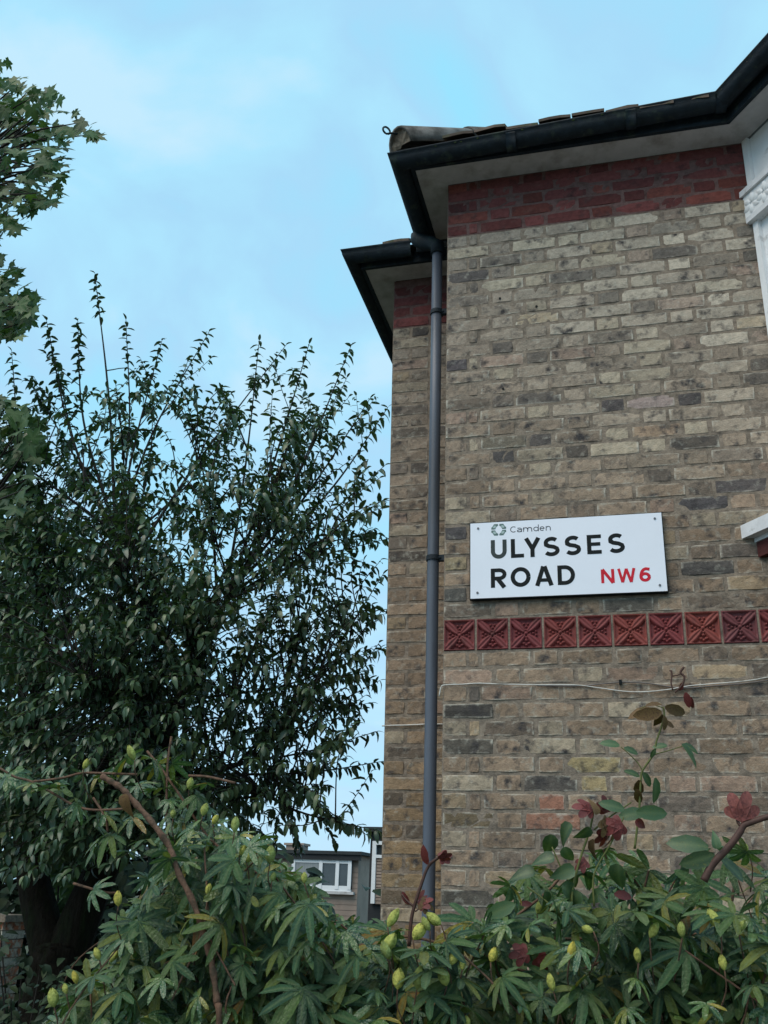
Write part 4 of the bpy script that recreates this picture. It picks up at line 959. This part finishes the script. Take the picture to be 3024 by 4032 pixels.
# ------------------------------------------------------------------ passionflower vines
def bud_mesh():
    v = []; f = []; n = 10; prof = [(0, .0), (.006, .0075), (.012, .011), (.020, .0128), (.028, .0118), (.035, .0085), (.040, .0045), (.0435, .0006)]
    for z, r_ in prof:
        for k in range(n):
            a = 2*math.pi*k/n; q_ = r_*(1+(.06+3.5*z)*math.cos(5*a)) if z < .042 else r_*3*(1+.4*math.cos(5*a)); v.append((q_*math.cos(a), q_*math.sin(a), z+.0025*math.cos(5*a)*z/.04))
    for i in range(len(prof)-1):
        for k in range(n): f.append((i*n+k, i*n+(k+1) % n, (i+1)*n+(k+1) % n, (i+1)*n+k))
    return v, f
bv, bf = bud_mesh(); BUD = mesh('bud_shape', bv, bf, M['bud'], True)
def bud(parent, q, Y, stems_):
    p = at(*q, Y); tilt = Matrix.Rotation(random.gauss(0, .55), 4, 'Y') @ Matrix.Rotation(random.uniform(-.3, .3), 4, 'X') @ Matrix.Rotation(random.uniform(0, 6), 4, 'Z')
    s_ = random.uniform(.5, 1.0); o = bpy.data.objects.new('bud', BUD)
    link(o, parent, Matrix.Translation(Vector(p)-Vector((0, 0, .02))) @ tilt @ Matrix.Diagonal((s_*random.uniform(.8, 1.05), s_*random.uniform(.8, 1.05), s_*random.uniform(.85, 1.1), 1)))
    b_ = p-np.array([0, 0, .02]); stems_.tube(spline([tuple(b_), tuple(b_+np.array([random.uniform(-.01, .01), .015, -.035])), tuple(b_+np.array([random.uniform(-.02, .02), .05, -.08]))], 3), .0016, 4)
def vine_leaf(F, p, sc=1.):
    n = (random.gauss(0, .45), random.uniform(-.95, .05), random.uniform(.25, 1.))
    th = random.uniform(0, 2*math.pi); ax = np.array([math.cos(th), math.sin(th)*.8-.25, random.uniform(-.75, .15)])
    F.add(p, ax, n, sc*random.choice([.042, .052, .06, .068, .075, .086])*random.uniform(.9, 1.1))
def vine_mass(F, P, n, Y0, Y1_, tw):
    prev = None
    for i in range(n):
        x, y = samp(P); u = random.random(); Y = Y0+(Y1_-Y0)*u; p = at(x, y+12*u, Y)
        if p[2] < .05: continue
        vine_leaf(F, p)
        if i % 9 == 0:
            q = p+np.array([random.uniform(-.25, .25), random.uniform(-.05, .15), -random.uniform(.12, .4)]); tw.tube(spline([tuple(p), tuple((p+q)/2+np.array([random.uniform(-.04, .04), 0, 0])), tuple(q)], 4), .0022, 4, False)
def below(F, x0, x1, Y0, Y1_, z0, z1, n):
    for i in range(n): vine_leaf(F, np.array([random.uniform(x0, x1), random.uniform(Y0, Y1_), random.uniform(z0, z1)]), 1.05)

lv = thing('passionflower_vine', (-.5, -1.6, 0), 'passionflower mound with arching brown woody stem at lower left', 'vine', 'passionflower vines')
lt = MB()
LP = [(360, 1790), (410, 1760), (455, 1770), (520, 1800), (590, 1845), (640, 1900), (720, 1965), (760, 2010), (760, 2290), (90, 2290), (130, 2180), (190, 2110), (255, 2020), (310, 1910), (335, 1850)]
lf_ = Foliage(PASSION, M['vine'])
vine_mass(lf_, LP, 1000, -2.05, -1.15, lt)
below(lf_, -1.0, .15, -2.0, -1.2, .1, 1.15, 500)
for x, y in [(215, 125), (410, 150), (130, 190), (315, 300), (440, 310), (620, 220), (640, 110), (520, 85), (800, 240), (250, 215), (450, 400), (400, 430), (560, 200), (60, 150), (20, 170), (700, 180), (760, 300), (850, 290), (690, 260), (540, 330), (660, 110), (740, 240), (880, 340), (930, 400), (600, 420), (520, 470)]:
    for j in range(1):
        p = at(*c4(x+random.uniform(-14, 14)*j, y+random.uniform(-10, 14)*j), -1.75+random.uniform(-.08, .12)); vine_leaf(lf_, p, .95)
ws = [c4(*q) for q in [(415, 162), (455, 185), (495, 210), (545, 265), (620, 350), (690, 450), (730, 560), (790, 680), (840, 830), (870, 960), (887, 1100), (895, 1250)]]
wp = [at(*q, -2.02+.10*math.sin(i)) if 0 else at(*q, -2.02) for i, q in enumerate(ws)]
MB().tube(spline([tuple(p) for p in wp]+[(wp[-1][0]+.02, -1.9, .6), (wp[-1][0]+.05, -1.8, 0)], 5), [.0068+.0012*math.sin(i*1.7) for i in range(66)], 8).build('woody_stem', M['vinestem'], lv, True)
for q in ([(0, 130), (60, 165), (130, 185), (230, 240), (300, 280), (380, 300), (520, 295)], [(130, 185), (250, 170), (330, 150), (410, 150), (560, 155)], [(600, 60), (650, 120), (700, 190), (760, 280), (800, 340), (860, 420), (1000, 540), (1100, 600)], [(700, 0), (685, 110), (680, 300), (690, 480), (750, 700), (760, 800), (720, 980), (690, 1080)], [(940, 490), (1060, 560), (1200, 560), (1290, 690), (1400, 800)], [(770, 160), (850, 165), (960, 190)], [(480, 640), (420, 635), (300, 600)], [(380, 250), (430, 330), (440, 390)]):
    P_ = [tuple(at(*c4(*t), -1.78)) for t in q]; lt.tube(spline(P_, 5), .0034, 5)
    for t in P_[1:-1]:
        for j in range(1): vine_leaf(lf_, np.array(t)+rng.normal(0, .012, 3), .85)
for q in [(555, 65), (345, 102), (775, 185), (830, 290), (872, 325), (710, 300), (960, 355), (980, 445), (1010, 475), (1105, 480), (1112, 553), (1245, 560), (488, 655), (850, 610), (412, 872), (452, 880), (277, 1010), (228, 1065), (583, 1135), (320, 970)]:
    bud(lv, c4(*q), -2.0 if q[1] > 340 else -1.82, lt)
lt.build('twigs', M['vinestem'], lv, True)
lf_.emit(lv, 230)
o = Foliage(BROAD, M['brownleaf']); o.add(at(*c4(512, 235), -2.03), (.1, -.1, -1), (-.3, -1, .2), .05); o.emit(lv, 1)

rv = thing('passionflower_vine', (.7, -1.6, 0), 'long passionflower hedge with many pale buds in front of brick wall', 'vine', 'passionflower vines')
rt = MB()
RP_ = [(655, 2000), (720, 1968), (800, 1990), (860, 1995), (960, 2005), (1040, 1975), (1090, 1925), (1130, 1880), (1190, 1850), (1290, 1830), (1400, 1840), (1480, 1840), (1560, 1825), (1640, 1840), (1760, 1850), (1760, 2290), (655, 2290)]
RPT = [(655, 2010), (860, 2005), (960, 2015), (1070, 1990), (1200, 1960), (1500, 1960), (1760, 1960), (1760, 2290), (655, 2290)]
rf_ = Foliage(PASSION, M['vine'])
vine_mass(rf_, RP_, 480, -1.95, -1.1, rt); vine_mass(rf_, RPT, 800, -2.05, -1.1, rt)
below(rf_, -.05, 1.9, -2.0, -1.2, .1, 1.15, 600)
for i in range(160):
    vine_leaf(rf_, np.array([random.uniform(1.25, 1.9), random.uniform(-2., -1.2), random.uniform(1.1, 1.62)]))
for q in [(130, 520), (117, 612), (140, 650), (170, 770), (247, 770), (367, 670), (430, 690), (543, 660), (367, 755), (955, 535), (860, 645), (795, 775), (1135, 660), (1310, 560), (1460, 520), (1537, 535), (1480, 690), (1575, 218), (232, 570), (300, 535), (345, 510), (728, 470), (1590, 800), (820, 860), (455, 920), (1180, 560)]:
    bud(rv, c5(*q), -2.03 if q[1] > 480 else -1.8, rt)
for q in ([(0, 640), (200, 600), (420, 640), (640, 600), (860, 610), (1100, 600), (1400, 590), (1700, 580)], [(80, 800), (300, 760), (560, 720), (800, 760), (1000, 700)], [(1540, 320), (1520, 420), (1500, 560)], [(520, 700), (600, 560), (760, 430), (850, 330)]):
    rt.tube(spline([tuple(at(*c5(*t), -1.72)) for t in q], 5), .0034, 5)
rt.build('twigs', M['vinestem'], rv, True)
rf_.emit(rv, 300)

# ------------------------------------------------------------------ creepers with red and green leaves
def creeper(name, label, cat, loc, stems_, leaves_, conv, Y, smat='redstem', rad=.003):
    t = thing(name, loc, label, cat, 'creepers against the wall')
    for q, r_ in stems_:
        P_ = [tuple(at(*conv(*p), Y)) for p in q]; P_ = spline(P_, 5); MB().tube(P_, np.linspace(r_, r_*.75, len(P_)), 7).build('stem', M[smat], t, True)
    for (x, y), kind, (dx, dy), sz, mt in leaves_:
        F = Foliage({'o': OVATE[2:], 'c': OVATE[1:2], 'b': BROAD, 'r': REDL, 'R': REDL}[kind], M[mt])
        p = at(*conv(x, y), Y+random.uniform(-.03, .03)); a = cR*dx-cU*dy+np.array([0, random.uniform(-.25, .1), 0]); F.add(p, a, -cF+(np.array([-.1, 0, .25]) if kind == 'R' else np.array([random.uniform(-.7, .7), 0, random.uniform(.2, 1.3)])), sz*(.72 if kind == 'r' and sz < .055 else .70 if kind == 'b' else .9)); F.emit(t, 5)
    return t
# tall shoot in the middle of the wall
Yc = -1.35
creeper('creeper_shoot', 'tall thin shoot with brown and green leaves rising before the bricks', 'creeper', tuple(at(*c6(500, 1500), Yc)*np.array([1, 1, 0])),
    [([(455, 1700), (480, 1500), (500, 1300), (512, 1080), (530, 990), (630, 840), (650, 740), (690, 620), (722, 500), (715, 420)], .0032), ([(530, 1000), (480, 920), (400, 840), (330, 780)], .0016), ([(630, 850), (760, 815), (900, 770)], .0016), ([(720, 430), (600, 400), (500, 440)], .0015)],
    [((700, 470), 'o', (-1, .15), .085, 'brownleaf'), ((620, 440), 'o', (-1, .2), .08, 'brownleaf'), ((730, 420), 'o', (1, .3), .075, 'brownleaf'), ((700, 400), 'o', (-.9, -.1), .05, 'brownleaf'), ((690, 480), 'b', (-.25, 1), .06, 'brownleaf'), ((720, 500), 'o', (.15, 1), .045, 'brownleaf'), ((725, 550), 'o', (.9, .5), .035, 'brownleaf'),
     ((880, 760), 'o', (.75, .8), .085, 'greenleaf'), ((890, 760), 'o', (1, .35), .06, 'greenleaf'), ((750, 770), 'o', (-1, 0), .045, 'greenleaf'), ((360, 790), 'o', (1, .35), .045, 'greenleaf'), ((320, 770), 'o', (-1, -.25), .06, 'greenleaf'),
     ((530, 1010), 'o', (.5, .8), .05, 'greenleaf'), ((500, 1050), 'o', (-.9, -.5), .05, 'greenleaf'), ((640, 1060), 'o', (.12, 1), .075, 'greenleaf'), ((500, 1080), 'c', (-.1, 1), .06, 'brownleaf'), ((480, 1160), 'c', (.1, 1), .05, 'brownleaf'), ((640, 800), 'o', (-.4, .9), .03, 'greenleaf')], c6, Yc, 'greenstem')
# cluster below it
Yd = -1.92
creeper('creeper_cluster', 'bushy creeper of broad green leaves and crimson ones above the hedge', 'creeper', tuple(at(*c5(960, 400), Yd)*np.array([1, 1, 0])),
    [([(900, 760), (880, 600), (870, 440), (900, 300), (940, 180), (960, 90)], .003), ([(880, 420), (830, 330), (790, 240)], .002), ([(960, 480), (960, 350), (1030, 220), (1080, 120)], .0022), ([(960, 170), (1020, 120), (1110, 60)], .002), ([(860, 560), (780, 470), (690, 400)], .002)],
    [((870, 150), 'b', (-.8, .75), .075, 'greenleaf'), ((790, 190), 'b', (-.2, 1), .075, 'greenleaf'), ((800, 285), 'b', (-1, -.05), .065, 'greenleaf'), ((1060, 120), 'o', (1, -.25), .07, 'greenleaf'), ((1080, 90), 'o', (-1, -.35), .06, 'greenleaf'), ((1130, 100), 'o', (1, .05), .075, 'greenleaf'), ((1060, 310), 'b', (-.15, 1), .085, 'greenleaf'), ((830, 395), 'b', (1, .75), .08, 'greenleaf'),
     ((880, 330), 'b', (-1, .3), .07, 'greenleaf'), ((720, 340), 'b', (-1, 0), .07, 'greenleaf'), ((620, 400), 'b', (-.2, 1), .06, 'greenleaf'), ((640, 470), 'o', (-1, .4), .075, 'greenleaf'), ((970, 110), 'b', (-.1, -1), .045, 'brownleaf'), ((940, 160), 'b', (-.5, .8), .06, 'greenleaf'), ((840, 240), 'b', (.4, 1), .06, 'greenleaf'), ((900, 420), 'b', (-.6, .9), .07, 'greenleaf'), ((760, 420), 'b', (.3, 1), .06, 'greenleaf'), ((700, 560), 'b', (-.5, .9), .065, 'greenleaf'), ((1010, 570), 'b', (1, .1), .065, 'greenleaf'), ((1040, 640), 'b', (.3, -.6), .06, 'greenleaf'), ((1000, 420), 'b', (-.9, .5), .06, 'greenleaf'), ((880, 520), 'b', (.8, .6), .06, 'greenleaf'),
     ((940, 85), 'r', (-1, -.3), .05, 'redleaf'), ((1010, 90), 'r', (-.1, -1), .042, 'redleaf'), ((1000, 140), 'r', (.5, .8), .05, 'brownleaf'), ((1060, 150), 'r', (-.8, .5), .05, 'redleaf'), ((1125, 135), 'b', (.9, .5), .042, 'redleaf'), ((920, 300), 'r', (-.3, .2), .035, 'redleaf'), ((1040, 430), 'o', (1, .1), .045, 'redleaf'), ((680, 665), 'r', (-1, .2), .045, 'redleaf'), ((1030, 170), 'c', (.3, 1), .05, 'brownleaf'), ((960, 210), 'c', (-.4, .9), .05, 'brownleaf'), ((740, 690), 'r', (.6, .6), .045, 'redleaf'), ((1000, 180), 'r', (0, 1), .05, 'redleaf'), ((660, 470), 'o', (1, -.1), .03, 'redleaf')], c5, Yd, 'greenstem')
# red shoot by the down pipe
Ye = -1.75
creeper('red_creeper_shoot', 'curved reddish shoot with crimson lobed leaves in front of down pipe', 'creeper', tuple(at(*c5(225, 560), Ye)*np.array([1, 1, 0])),
    [([(215, 640), (225, 530), (245, 450), (265, 390), (295, 315), (345, 275)], .0045), ([(235, 480), (205, 455), (185, 430)], .003), ([(240, 500), (265, 480)], .002)],
    [((345, 285), 'r', (.8, -.35), .036, 'redleaf'), ((350, 275), 'r', (.7, .6), .034, 'redleaf'), ((290, 310), 'o', (-.35, -1), .05, 'redleaf'), ((280, 305), 'o', (.0, -1), .042, 'redleaf'), ((262, 470), 'r', (.8, -.55), .042, 'redleaf'), ((270, 465), 'r', (.8, .35), .04, 'brownleaf'), ((215, 470), 'o', (-.6, -.9), .035, 'redleaf'), ((255, 455), 'o', (.4, -1), .03, 'redleaf')], c5, Ye)
# thick stem with the large dull red leaf on the right
Yf = -1.95
creeper('red_leaf_branch', 'thick brown bent branch with large dull red lobed leaf at right edge', 'creeper', tuple(at(*c6(1200, 1900), Yf)*np.array([1, 1, 0])),
    [([(1080, 1990), (1160, 1840), (1300, 1690), (1400, 1560), (1440, 1490), (1500, 1465), (1570, 1440), (1700, 1400)], .0078), ([(1440, 1500), (1400, 1480), (1375, 1420)], .004)],
    [((1405, 1400), 'R', (.45, -1), .056, 'dullred'), ((1190, 1700), 'b', (.05, -1), .045, 'greenleaf'), ((1120, 1690), 'o', (-1, -.2), .09, 'greenleaf'), ((1180, 1760), 'o', (-1, .3), .08, 'greenleaf'), ((1230, 1790), 'o', (.8, .6), .07, 'greenleaf')], c6, Yf)
# dry red tendrils caught on the cable
Yg = -.06
creeper('dry_tendrils', 'withered red tendrils hanging on the white cable', 'creeper', tuple(at(*c6(850, 250), Yg)*np.array([1, 1, 0])),
    [([(785, 90), (792, 140), (785, 200), (800, 270)], .004), ([(900, 60), (870, 110), (905, 150), (890, 210), (865, 245), (820, 290)], .005), ([(800, 140), (840, 135), (870, 120)], .003), ([(770, 95), (785, 90)], .003)],
    [((915, 290), 'o', (.25, 1), .07, 'redleaf'), ((965, 330), 'o', (.05, 1), .055, 'redleaf'), ((890, 200), 'o', (-.3, .9), .04, 'redleaf')], c6, Yg)
scene.cycles.use_adaptive_sampling = True
